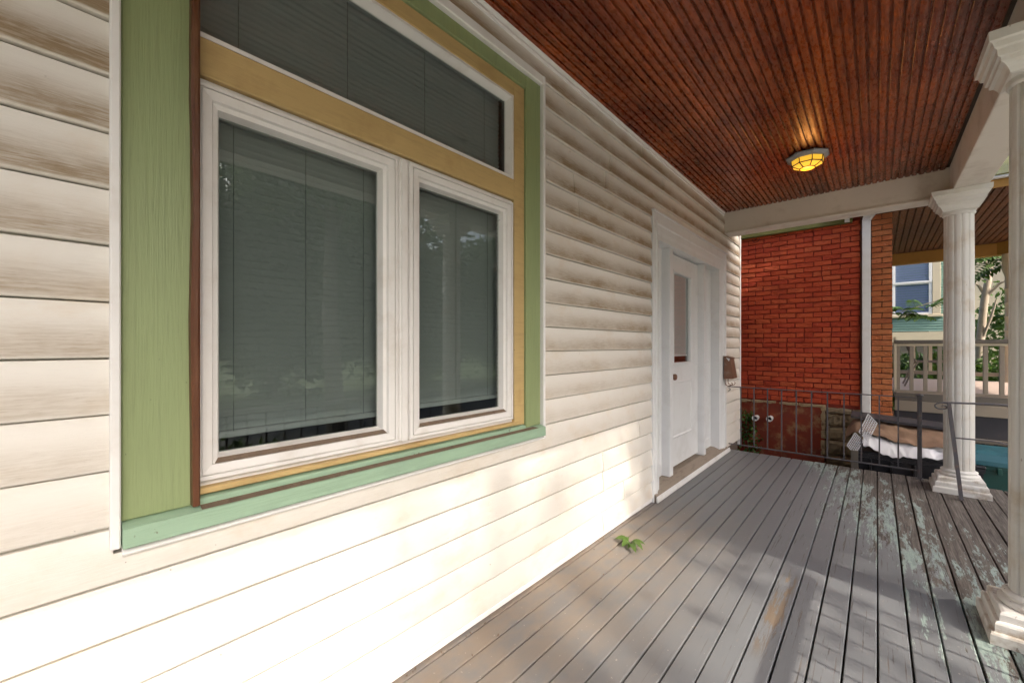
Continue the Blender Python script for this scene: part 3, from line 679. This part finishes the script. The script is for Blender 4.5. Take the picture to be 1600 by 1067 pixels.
# foundation
pg = MB(); N = 24
for i in range(N):
    for j in range(16):
        pass
bc(MB().box(-3, .838, BY-.012, BY+.2, -.72, .470, .006), 'parge_panel', 'parge')
cr = MB()
for i in range(60):
    xx = random.uniform(-.12, .84); s_ = random.uniform(.012, .035)
    cr.box(xx-s_, xx+s_, BY-.020-random.uniform(0, .010), BY+.01, .468+random.uniform(-.010, .006)-s_*.35, .472+s_*.4, .004)
for i in range(40):
    zz = random.uniform(-.1, .46); s_ = random.uniform(.010, .024)
    cr.box(.825-s_, .838+s_*.6, BY-.020-random.uniform(0, .008), BY+.01, zz-s_, zz+s_, .004)
tag(bc(cr, 'crumbling_edge', 'crumb'), kind='stuff') 
def rock(x0, x1, y0, y1, z0, z1):
    m = MB(); nx, nz = 7, 5; V = []; sd_ = random.uniform(0, 50)
    for i in range(nx+1):
        for k in range(nz+1):
            u, v = i/nx, k/nz; ed = min(u, 1-u)*nx, min(v, 1-v)*nz
            edge = (0 if ed[0] > .5 else .018)+(0 if ed[1] > .5 else .014)
            nz_ = mnoise.noise(Vector((x0*9+u*3+sd_, v*2.4, z0*7)))*.020+mnoise.noise(Vector((u*9+sd_, v*8, z0*3)))*.009
            V.append((x0+(x1-x0)*u+.008*mnoise.noise(Vector((v*4, sd_, u))), y0+edge+nz_, z0+(z1-z0)*v+.010*mnoise.noise(Vector((u*3+sd_, 7, v)))))
    F = [(i*(nz+1)+k, (i+1)*(nz+1)+k, (i+1)*(nz+1)+k+1, i*(nz+1)+k+1) for i in range(nx) for k in range(nz)]
    m.add(V, F)
    rim = [i*(nz+1) for i in range(nx+1)]+[nx*(nz+1)+k for k in range(1, nz+1)]+[i*(nz+1)+nz for i in range(nx-1, -1, -1)]+[k for k in range(nz-1, 0, -1)]
    o = len(m.v); m.v += [(m.v[q][0], y1, m.v[q][2]) for q in rim]
    n = len(rim); fs = [(rim[t], rim[(t+1) % n], o+(t+1) % n, o+t) for t in range(n)]; m.f += fs; m.sm += [False]*n
    return m
z = -.30
while z < .40:
    h = random.uniform(.09, .17); h = min(h, .47-z); xx = .858
    while xx < 1.255:
        L = random.uniform(.16, .34); L = min(L, 1.262-xx)
        if L > .03:
            bc(rock(xx, xx+L-.012, BY-.03-random.uniform(0, .03), BY+.06, z, z+h-.012), 'stone', 'stone')
        xx += L
    z += h
bc(MB().box(.85, 1.45, BY+.002, BY+.2, -.72, .46), 'foundation_core', 'mortar2')
bc(MB().box(1.255, 1.455, BY-.035, BY+.1, .345, .392, .006).box(1.15, 1.50, BY-.05, BY+.1, .29, .343, .008), 'ledge_board', 'under')
for (a, b) in ((.128, .258), (.287, .268)):
    m = MB(); m.rings([[(a+r*math.cos(t), y, b+r*math.sin(t)) for t in [2*math.pi*k/18 for k in range(18)]] for y, r in ((BY-.01, .030), (BY-.095, .030), (BY-.096, .036), (BY-.135, .036), (BY-.135, .024), (BY-.06, .022))], False, False, True)
    o = bc(m, 'vent_pipe', 'pipe')
    child(MB().lathe((0, 0), [(.0215, -.0005), (.0215, .0005)], 16), 'pipe_bore', 'darkmetal', bh).matrix_basis = Matrix.Translation(Vector((a, BY-.07, b))-bloc) @ Matrix.Rotation(R(90), 4, 'X')

# ---------------------------------------------------------------- neighbouring porch
PY = 6.40
npch = empty('neighboring_porch', (2.4, PY, -.7), 'raised neighbouring porch with taupe balustrade and brown wooden ceiling', 'porch')
def nc_(mb, name, mat): return child(mb, name, mat, npch)
nc_(MB().box(1.46, 4.2, PY-.03, 9.3, .625, .672, .004), 'floor', 'nfloor')
nc_(MB().box(1.46, 4.2, PY-.045, PY-.031, .585, .672, .003), 'floor_edge', 'nbrown')
nc_(MB().box(1.46, 4.2, PY-.05, PY+.02, .47, .584, .003), 'skirt_board', 'nrail')
nc_(MB().box(1.46, 4.2, PY-.03, PY+.02, .24, .469), 'fascia', 'ndark')
nc_(MB().box(1.46, 4.2, PY-.05, PY+.02, .195, .239, .003), 'skirt_board', 'nbrown')
nc_(MB().box(1.46, 4.2, PY+.25, PY+.3, -.72, .19), 'void_back', 'ndark')
for i in range(22):
    x0 = 1.3+i*.085
    for sgn in (1, -1):
        if sgn == 1: a, b = (x0, -.45), (x0+.64, .19)
        else: a, b = (x0+.64, -.45), (x0, .19)
        nc_(MB().bar((a[0], PY-.005-.008*sgn, a[1]), (b[0], PY-.005-.008*sgn, b[1]), .007, .028), 'lattice_strip', 'lattice')
# near balustrade
nc_(MB().box(1.46, 4.2, PY-.02, PY+.05, 1.222, 1.262, .004), 'handrail', 'nbrown')
nc_(MB().box(1.46, 4.2, PY-.005, PY+.035, 1.196, 1.221, .003), 'under_rail', 'ncream')
nc_(MB().box(1.46, 4.2, PY-.01, PY+.04, .6725, .700, .003), 'bottom_rail', 'nrail')
xx = 1.490
while xx < 4.1: nc_(MB().box(xx-.017, xx+.017, PY-.002, PY+.032, .7005, 1.1955, .003), 'baluster', 'nrail'); xx += .1095
nc_(MB().box(1.452, 1.476, PY-.01, PY+.06, .6725, 1.30, .003), 'end_post', 'ncream')
# far balustrade
FY = 9.2
nc_(MB().box(1.46, 4.2, FY, FY+.06, 1.20, 1.255, .004), 'handrail', 'ncream')
nc_(MB().box(1.46, 4.2, FY, FY+.05, .745, .80, .003), 'bottom_rail', 'nrail')
xx = 1.56
while xx < 4.1: nc_(MB().box(xx-.02, xx+.02, FY+.008, FY+.042, .8005, 1.1995, .003), 'baluster', 'ncream'); xx += .19
# ceiling, beams
nceil = nc_(MB().box(.9, 4.4, 5.98, 9.4, 2.72, 2.76), 'ceiling', 'ceil2')
for i in range(42):
    x0 = 1.44+i*.065
    child(MB().box(x0, x0+.057, 6.0, 9.18, 2.698, 2.7195, .006), 'ceiling_board', 'ceil2', nceil)
nc_(MB().box(1.44, 4.2, FY-.02, FY+.12, 2.52, 2.6975, .004), 'end_beam', 'ngold')
nc_(MB().rings([[(2.62, FY-.02, z), (2.80, FY-.25, z), (2.86, FY-.25, z), (2.72, FY-.021, z)] for z in (2.521, 2.6975)]), 'beam_bracket', 'ngold')
nc_(MB().box(1.46, 4.4, 5.955, 5.978, 2.70, 2.775, .003), 'eave_fascia', 'ngold')
nc_(MB().box(1.46, 4.4, 5.90, 5.954, 2.776, 2.80, .003), 'eave_gutter', 'trimwhite')
nc_(MB().rings([[(x, 5.88, 2.801), (x, 7.6, 3.7), (x, 9.6, 3.7), (x, 9.6, 2.77), (x, 5.98, 2.77)] for x in (1.46, 4.5)]), 'roof', 'olive')
nc_(MB().lathe((2.735, 9.16), [(.055, .673), (.055, .74), (.048, .75), (.048, 1.22), (.055, 1.225), (.055, 1.30), (.046, 1.305)]+[q for k in range(4) for q in ((.046, 1.40+k*.2), (.052, 1.405+k*.2), (.052, 1.425+k*.2), (.046, 1.43+k*.2))]+[(.046, 2.2), (.075, 2.3), (.075, 2.519)], 20), 'porch_column', 'ncream')

# chair on that porch
ch = empty('patio_chair', (1.72, 7.6, .672), 'thin metal patio chair on the neighbouring porch behind the balusters', 'chair')
for s_ in (0, .46):
    y = 7.40+s_
    child(MB().tube([(1.60, y, 1.26), (1.66, y, 1.04), (1.70, y, .985), (1.66, y, .90), (1.58, y, .674)], .011, 6), 'back_leg', 'chairmetal', ch)
    child(MB().tube([(1.99, y, .674), (2.0, y, .97), (1.97, y, 1.0), (1.70, y, .99)], .011, 6), 'front_leg', 'chairmetal', ch)
child(MB().box(1.70, 1.98, 7.41, 7.85, .985, .996, .003), 'seat', 'tan', ch)
child(MB().rings([[(1.605, y, 1.25), (1.613, y, 1.252), (1.668, y, 1.06), (1.66, y, 1.055)] for y in (7.41, 7.85)]), 'backrest', 'tan', ch)

# ================================================================== THINGS IN THE ALLEY
def cloth(x0, x1, y0, y1, zf, nx=46, ny=16, drop=None):
    m = MB(); V = []
    for i in range(nx+1):
        for j in range(ny+1):
            x = x0+(x1-x0)*i/nx; y = y0+(y1-y0)*j/ny; V.append((x, y, zf(i/nx, j/ny, x, y)))
    F = [(i*(ny+1)+j, (i+1)*(ny+1)+j, (i+1)*(ny+1)+j+1, i*(ny+1)+j+1) for i in range(nx) for j in range(ny)]
    # underside
    n = len(V); V2 = [(x, y, z-.006) for x, y, z in V]
    return m.add(V, F, True).add(V2, [tuple(reversed(f)) for f in F], True)
bb = empty('storage_bin', (1.55, 5.75, -.7), 'black plastic storage bin in the alley piled with sheets', 'bin')
child(MB().rings([[(a, 5.52+i, z), (b, 5.52+i, z), (b, 5.98-i, z), (a, 5.98-i, z)] for a, b, i, z in ((1.22, 2.0, .04, -.715), (1.16, 2.02, .0, .060), (1.14, 2.03, -.012, .064), (1.14, 2.03, -.012, .100))]), 'body', 'blackbin', bb)
child(MB().box(1.135, 2.035, 5.505, 5.995, .101, .125, .008), 'lid', 'blackbin', bb)
for k in range(5): child(MB().box(1.25+k*.16, 1.27+k*.16, 5.500, 5.52, -.5, .05, .004), 'rib', 'blackbin', bb)
def wz(u, v, x, y):
    f = .285-.075*u+.010*math.sin(u*9+v*5)+.005*math.sin(u*21-v*7)
    fr = max(0.0, 1-v*2.6)**1.4
    hem = .150+.030*math.sin(u*5.2+2.2)+.012*math.sin(u*11+1)-.01*u
    return f*(1-fr)+hem*fr+.022*mnoise.noise(Vector((u*7, v*3, 3)))+.012*mnoise.noise(Vector((u*18, v*7+u*5, 9)))
tag(cloth(1.205, 1.80, 5.488, 5.80, wz, 60, 24).build('crumpled_sheet', 'sheet'), 'crumpled white sheet hanging over the edge of the black bin', 'sheet')
def tz(u, v, x, y):
    f = .395-.05*u*u-.03*max(0, .15-u)/.15+.010*math.sin(u*13+v*22)+.008*math.sin(u*5-v*33)+.006*math.sin(u*40*v)
    fr = max(0, 1-v*2.2); hem = .315-.10*u+.02*math.sin(u*8)+.006*math.sin(u*37)
    ends = max(0, .12-u)/.12
    return f*(1-fr)+hem*fr-.10*ends**1.5+.024*mnoise.noise(Vector((u*9+v*4, v*5, 1)))+.012*mnoise.noise(Vector((u*22+v*12, v*12, 5)))
tag(cloth(1.06, 1.86, 5.56, 5.95, tz, 60, 24).build('brown_blanket', 'tan'), 'brown blanket heaped behind the white sheet on the bin', 'blanket')
tag(MB().rings([[(x, 5.72, z), (x, 5.72, z+.025), (x, 6.05, z+.035), (x, 6.05, z+.01)] for x, z in ((1.10, .425), (1.95, .375))]).build('dark_board', 'ndark'), 'dark flat board lying over the brown blanket by the pier', 'board')
# white grid panel, folded in the middle
gp = empty('grid_panel', (1.18, 5.33, .1), 'folded white plastic grid panel leaning beyond the railing', 'grid panel')
A0, A1, A2 = Vector((1.245, 5.40, .520)), Vector((1.165, 5.345, .330)), Vector((1.085, 5.32, .195))
W0 = Vector((.066, .02, -.085)); 
def gpanel(P, Q, Wd, nu, nv, name):
    m = MB(); e = .007
    m.bar(P, Q, e, e); m.bar(P+Wd, Q+Wd, e, e); m.bar(P, P+Wd, e, e); m.bar(Q, Q+Wd, e, e)
    for i in range(1, nu): c = P.lerp(Q, i/nu); m.bar(c, c+Wd, .006, .005)
    for j in range(1, nv): m.bar(P+Wd*j/nv, Q+Wd*j/nv, .006, .005)
    child(m, name, 'sheet', gp)
gpanel(A0, A1+Vector((.012, 0, .01)), W0, 11, 5, 'grid_leaf'); gpanel(A1+Vector((-.018, -.01, -.0)), A2, Vector((.062, .01, -.072)), 8, 6, 'grid_leaf')
tag(MB().box(1.115, 1.172, 5.27, 5.30, -.72, .165, .004).build('wooden_stake', 'nbrown'), 'grey wooden stake standing below the white grid panel', 'stake')
# teal wheelie bin
tb = empty('recycling_bin', (2.2, 5.8, -.7), 'teal plastic bin with a blue lid beyond the porch corner', 'bin')
child(MB().rings([[(a, c, z), (b, c, z), (b, d_, z), (a, d_, z)] for a, b, c, d_, z in ((1.98, 2.42, 5.62, 5.98, -.715), (1.93, 2.48, 5.57, 6.03, .09), (1.91, 2.50, 5.55, 6.05, .095), (1.91, 2.50, 5.55, 6.05, .13))]), 'body', 'teal', tb)
child(MB().rings([[(a, c, z), (b, c, z), (b, d_, z), (a, d_, z)] for a, b, c, d_, z in ((1.90, 2.51, 5.54, 6.06, .131), (1.90, 2.51, 5.54, 6.06, .170), (1.93, 2.48, 5.57, 6.04, .225), (1.99, 2.42, 5.66, 5.98, .245))]), 'lid', 'teallid', tb)
child(MB().box(2.10, 2.13, 5.525, 5.56, .06, .12, .005).box(2.02, 2.026, 5.566, 5.585, -.6, .08), 'latch', 'teal', tb)
# vine
def leaf_cloud(pts, size, ratio=.55, droop=.0):
    n = len(pts); pts = np.asarray(pts, float)
    d = rng.normal(size=(n, 3)); d[:, 2] -= droop; d /= np.linalg.norm(d, axis=1)[:, None]
    u = rng.normal(size=(n, 3)); u[:, 2] += .8; s_ = np.cross(d, u); s_ /= np.linalg.norm(s_, axis=1)[:, None]
    L = size*rng.uniform(.6, 1.35, n)[:, None]; Wd = L*ratio*.5
    nn = np.cross(s_, d)
    a = pts-d*L*.5; b = pts+s_*Wd+nn*Wd*.3; c = pts+d*L*.5; e = pts-s_*Wd+nn*Wd*.3
    V = np.stack([a, b, c, e], 1).reshape(-1, 3); F = np.arange(4*n).reshape(-1, 4)
    m = MB(); m.v = V.tolist(); m.f = [tuple(f) for f in F.tolist()]; m.sm = [False]*n; return m
def raw(m, name, mat, parent, off):
    me = bpy.data.meshes.new(name); me.from_pydata(m.v, [], m.f); me.update(); me.materials.append(MT[mat]); return link(name, me, parent, off)
vn = empty('climbing_vine', (.05, 6.15, -.7), 'dark green vine climbing the red foundation beside the pipes', 'vine')
P = [(rng.normal(.02, .10), BY-.03-abs(rng.normal(0, .05)), rng.uniform(-.5, .34)) for _ in range(520)]
P = [p for p in P if p[0]+max(0, p[2])*.35 < .20 and p[0] > -.3]
P += [(rng.uniform(-.1, .5), BY-.12-abs(rng.normal(0, .12)), -.68+abs(rng.normal(0, .10))+.25*max(0, .3-rng.uniform(0, .5))) for _ in range(300)]
raw(leaf_cloud(P, .045, .7), 'foliage', 'leafB', vn, -Vector(vn.location))
child(MB().tube([(.0, BY-.02, -.7), (.04, BY-.03, -.2), (.0, BY-.03, .1), (.03, BY-.03, .3)], .005, 5), 'stem', 'bark', vn)

# ================================================================== BEYOND THE NEIGHBOURING PORCH
gh = empty('green_house', (2.0, 16, -.7), 'green clapboard house with a white sash window far behind the next porch', 'house')
def gc(mb, name, mat): return child(mb, name, mat, gh)
sd = MB(); z = 1.60
while z < 5.0:
    sd.extr_y([(0, 0), (0, 0), (0, 0)], [0, 0]) if False else None
    sd.rings([[(x, 16.0-.018, z), (x, 16.0-.018, z+.006), (x, 16.0, z+.068), (x, 16.05, z+.068), (x, 16.05, z)] for x in (-1.0, 3.1)]); z += .07
tag(gc(sd, 'clapboards', 'nsiding'), kind='stuff')
gc(MB().box(-1, 3.1, 15.96, 16.06, 1.27, 1.58), 'water_table', 'ncream')
gc(MB().box(-1, 3.05, 16.0, 16.06, -.72, 1.26), 'foundation', 'nbrown')
gw = gc(MB().frame(1.50, 2.60, 2.02, 3.75, [(0, 0), (0, 0)]) if False else MB().box(2.44, 2.60, 15.94, 15.979, 2.06, 3.8, .006).box(1.45, 1.62, 15.94, 15.979, 2.06, 3.8, .006).box(1.40, 2.64, 15.92, 15.979, 1.99, 2.058, .006).box(1.45, 2.60, 15.94, 15.979, 3.802, 3.95, .006), 'window', 'ncream')
def sash2(z0, z1, y): return MB().box(1.63, 1.70, y, y+.04, z0, z1, .004).box(2.37, 2.435, y, y+.04, z0, z1, .004).box(1.701, 2.369, y, y+.04, z0, z0+.05, .004).box(1.701, 2.369, y, y+.04, z1-.05, z1, .004)
child(sash2(2.065, 2.95, 15.955), 'sash', 'trimwhite', gw).location = Vector((0, 0, 0))-Vector(gh.location)-Vector(gw.location) if False else -Vector(gh.location)-Vector(gw.location)
child(sash2(2.93, 3.80, 15.940), 'sash', 'trimwhite', gw)
child(MB().box(1.70, 2.37, 15.97, 15.975, 2.11, 3.76), 'pane', 'glass2', gw)
child(MB().box(1.70, 2.37, 15.985, 15.99, 2.11, 3.76), 'curtain', 'curt', gw)
# leaning sapling with compound leaves
tr = empty('sapling_tree', (2.66, 11, -.7), 'pale trunked sapling with feathery leaves beyond the next porch', 'tree')
tk = MB().tube([(2.62, 11, -.7), (2.66, 11, .6), (2.69, 11, 1.35), (2.73, 11, 1.95), (2.80, 11, 2.55), (2.86, 11.1, 3.3)], [.07, .062, .055, .05, .042, .02], 8)
tk.tube([(2.74, 11, 2.05), (2.90, 10.95, 2.28), (3.02, 10.9, 2.34)], [.028, .02, .008], 6).tube([(2.74, 11, 2.1), (2.66, 11, 2.28), (2.55, 10.9, 2.36), (2.2, 10.8, 2.05), (1.6, 10.75, 1.82)], [.028, .02, .016, .012, .006], 6)
tk.tube([(2.69, 11, 1.25), (2.80, 10.9, 1.7), (2.86, 10.9, 2.0)], [.022, .02, .012], 6).tube([(2.8, 11, 2.5), (2.7, 10.8, 2.75), (2.5, 10.5, 2.9)], [.025, .018, .01], 6)
child(tk, 'trunk', 'palebark', tr)
def frond(m, base, d, L, n=11, lf=.12, droop=.35):
    base = Vector(base); d = Vector(d).normalized(); side = d.cross(Vector((0, 0, 1))).normalized()
    for i in range(1, n+1):
        t = i/n; c = base+d*L*t+Vector((0, 0, -droop*L*t*t)); dd = (d+Vector((0, 0, -2*droop*t))).normalized()
        for s_ in (-1, 1):
            V, F = leaf_verts(c, side*s_+dd*.45+Vector((0, 0, -.25)), (random.uniform(-.2, .2), random.uniform(-.2, .2), 1), lf*(1-.45*t), lf*.34, .15, 3); m.add(V, F, True)
    pts = [base+d*L*t+Vector((0, 0, -droop*L*t*t)) for t in (0, .25, .5, .75, 1)]
    m.tube(pts, .004, 4)
fm = MB()
for i in range(14): frond(fm, (1.45+.045*i, 10.75, 1.84+random.uniform(-.12, .10)), (random.uniform(-.8, 1), random.uniform(-.8, .1), random.uniform(-.1, .8)), random.uniform(.28, .45), 10, .15)
child(fm, 'crown', 'leafC', tr)
fm = MB()
for i in range(16): frond(fm, (2.75+random.uniform(-.15, .3), 10.3+random.uniform(-.3, .4), 2.50+random.uniform(.0, .35)), (random.uniform(-1, 1), random.uniform(-1, .2), random.uniform(-.35, .2)), random.uniform(.4, .6), 8, .22, .45)
child(fm, 'crown', 'leafB', tr)
def shrub(name, c, r, n, size, mat, label, group=None):
    o = empty(name, (c[0], c[1], -.72), label, 'shrub', group)
    q = rng.normal(size=(n, 3)); q /= np.linalg.norm(q, axis=1)[:, None]; q *= (rng.uniform(.35, 1, n)**.4)[:, None]
    q *= (1+.25*np.sin(q[:, :1]*7+c[0]*3)*np.cos(q[:, 1:2]*6))
    pts = q*np.array(r)+np.array(c); pts = pts[pts[:, 2] > -.7]
    raw(leaf_cloud(pts, size, .6), 'foliage', mat, o, -Vector(o.location))
    st = MB()
    for k in range(5): st.tube([(c[0]+random.uniform(-.1, .1), c[1]+random.uniform(-.1, .1), -.73), (c[0]+random.uniform(-.4, .4)*r[0], c[1]+random.uniform(-.4, .4)*r[1], c[2])], [.02, .008], 5)
    child(st, 'stem', 'bark', o); return o
shrub('shrub', (1.9, 10.6, .35), (.8, .6, .75), 2600, .11, 'leafA', 'dark shrub behind the far balustrade of the next porch, left of the white column', 'shrubs beyond the next porch')
shrub('shrub', (2.75, 10.4, .30), (.55, .5, .70), 1800, .11, 'leafB', 'green shrub behind the far balustrade at the foot of the sapling', 'shrubs beyond the next porch')
shrub('shrub', (3.35, 13.0, 1.0), (.75, .7, 1.35), 2200, .13, 'leafB', 'tall leafy shrub seen between the white column and the cream column', 'shrubs beyond the next porch')
dh = empty('distant_house', (6, 24, -.7), 'distant cream and red house glimpsed behind the sapling', 'house')
child(MB().box(3.3, 12, 24, 30, -.72, 7), 'wall', 'ncream', dh); child(MB().box(5.35, 5.95, 23.95, 23.999, 2.2, 5.2), 'red_panel', 'redwall', dh)
dw = child(MB().box(6.05, 6.9, 23.93, 23.999, 3.1, 4.3, .02), 'window', 'trimwhite', dh); child(MB().box(6.13, 6.82, 23.925, 23.929, 3.2, 3.7).box(6.13, 6.82, 23.925, 23.929, 3.75, 4.2), 'pane', 'glass2', dw)
child(MB().rings([[(3.0, 23.4, 6.9), (12.3, 23.4, 6.9), (12.3, 30.5, 6.9), (3.0, 30.5, 6.9)], [(5, 26.5, 9), (10, 26.5, 9), (10, 27.5, 9), (5, 27.5, 9)]]), 'roof', 'shingle', dh)
child(MB().box(3.4, 9, 22.6, 22.7, 1.45, 1.55).box(3.4, 9, 22.6, 22.7, .55, .63), 'porch_rail', 'ncream', dh)
for k in range(18): child(MB().box(3.5+k*.3, 3.56+k*.3, 22.62, 22.68, .63, 1.45), 'baluster', 'ncream', dh)

# ================================================================== STREET TREES (shade and reflections, one added to thin the sun)
def tree(label, base, th, cc, cr_, ncl, nl, size, mat, group='street trees in front of the porch', spread=.34, extra=None):
    o = empty('street_tree', (base[0], base[1], -.72), label, 'tree', group)
    m = MB(); b = Vector(base); top = Vector(cc)
    m.tube([b, b.lerp(top, .35)+Vector((.08, -.05, 0)), b.lerp(top, .7), top], [.20, .15, .11, .05], 9)
    q = rng.normal(size=(ncl, 3)); q /= np.linalg.norm(q, axis=1)[:, None]; q *= (rng.uniform(.05, 1, ncl)**.45)[:, None]
    cl = q*np.array(cr_)+np.array(cc)
    for c in cl[:26]:
        s0 = b.lerp(top, random.uniform(.55, .95)); c = Vector(c); m.tube([s0, s0.lerp(c, .55)+Vector((0, 0, .15)), c], [.05, .03, .01], 5)
    child(m, 'trunk', 'bark', o)
    idx = rng.integers(0, ncl, nl); pts = cl[idx]+rng.normal(size=(nl, 3))*spread*np.array([1, 1, .75])
    if extra:
        c0, r0, n0 = extra; pts = np.concatenate([pts, rng.normal(size=(n0, 3))*np.array(r0)+np.array(c0)]); tw = Vector(c0)
        child(MB().tube([b.lerp(top, .7), tw.lerp(top, .4)+Vector((0, 0, .2)), tw, tw-Vector((0, .6, .2))], [.06, .04, .02, .006], 6), 'branch', 'bark', o)
    raw(leaf_cloud(pts, size, .55, .4), 'crown', mat, o, -Vector(o.location)); return o
tree('leafy street tree whose shade falls on the far end of the deck', (6.9, 3.9, -.72), 3, (6.6, 3.60, 6.2), (1.7, 1.85, 2.6), 130, 21000, .15, 'leafB', spread=.27,
     extra=((6.5, 1.25, 4.7), (.40, .65, .34), 100))
tree('unseen thin crowned tree added to filter the sunlight on the wall', (15.2, -1.2, -.72), 3, (15, -.9, 17.7), (3.0, 3.7, 3.2), 150, 3000, .20, 'leafB', 'street trees in front of the porch', .55)  # added out of view; its sparse leaves weaken the sun on the lower siding
for i, (x, y, h) in enumerate(((15.5, 5.5, 8.4), (16.5, 12, 8.4), (16, 19, 8.2))):
    tree(['dense tree across the street opposite the porch steps', 'dense tree across the street further along', 'dense tree across the street farthest along'][i], (x, y, -.72), 3, (x, y, h*.46), (2.6, 4.3, h*.52), 190, 14000, .40, 'leafA', 'trees across the street', .6)
for i, (x, y) in enumerate(((3.3, 6.6), (3.4, 7.9), (3.3, 1.2))):
    shrub('shrub', (x, y, -.25), (.6, .65, .5), 1300, .09, 'leafA', ['low shrub in the front yard beside the next porch', 'low shrub before the next porch', 'low shrub in front of the porch railing'][i], 'front yard shrubs')

# ================================================================== SMALL DEBRIS
db = MB()
for i in range(70):
    y = random.uniform(.6, 5.0); x = .03+abs(random.gauss(0, .015)) if random.random() < .6 else random.choice([.044+.0975*k for k in range(9)])+random.uniform(-.006, .006)
    q = random.uniform(.003, .009); a = random.uniform(0, 3); z0 = .0015 if x > .04 else .002
    c, n_ = math.cos(a)*q, math.sin(a)*q
    db.add([(x-c, y-n_, z0), (x+n_*.5, y-c*.5, z0+.001), (x+c, y+n_, z0+.003), (x-n_*.5, y+c*.5, z0+.001)], [(0, 1, 2, 3)])
tag(db.build('leaf_litter', 'grime'), 'scattered crumbs of dead leaves along the deck joints', 'leaf litter', kind='stuff')
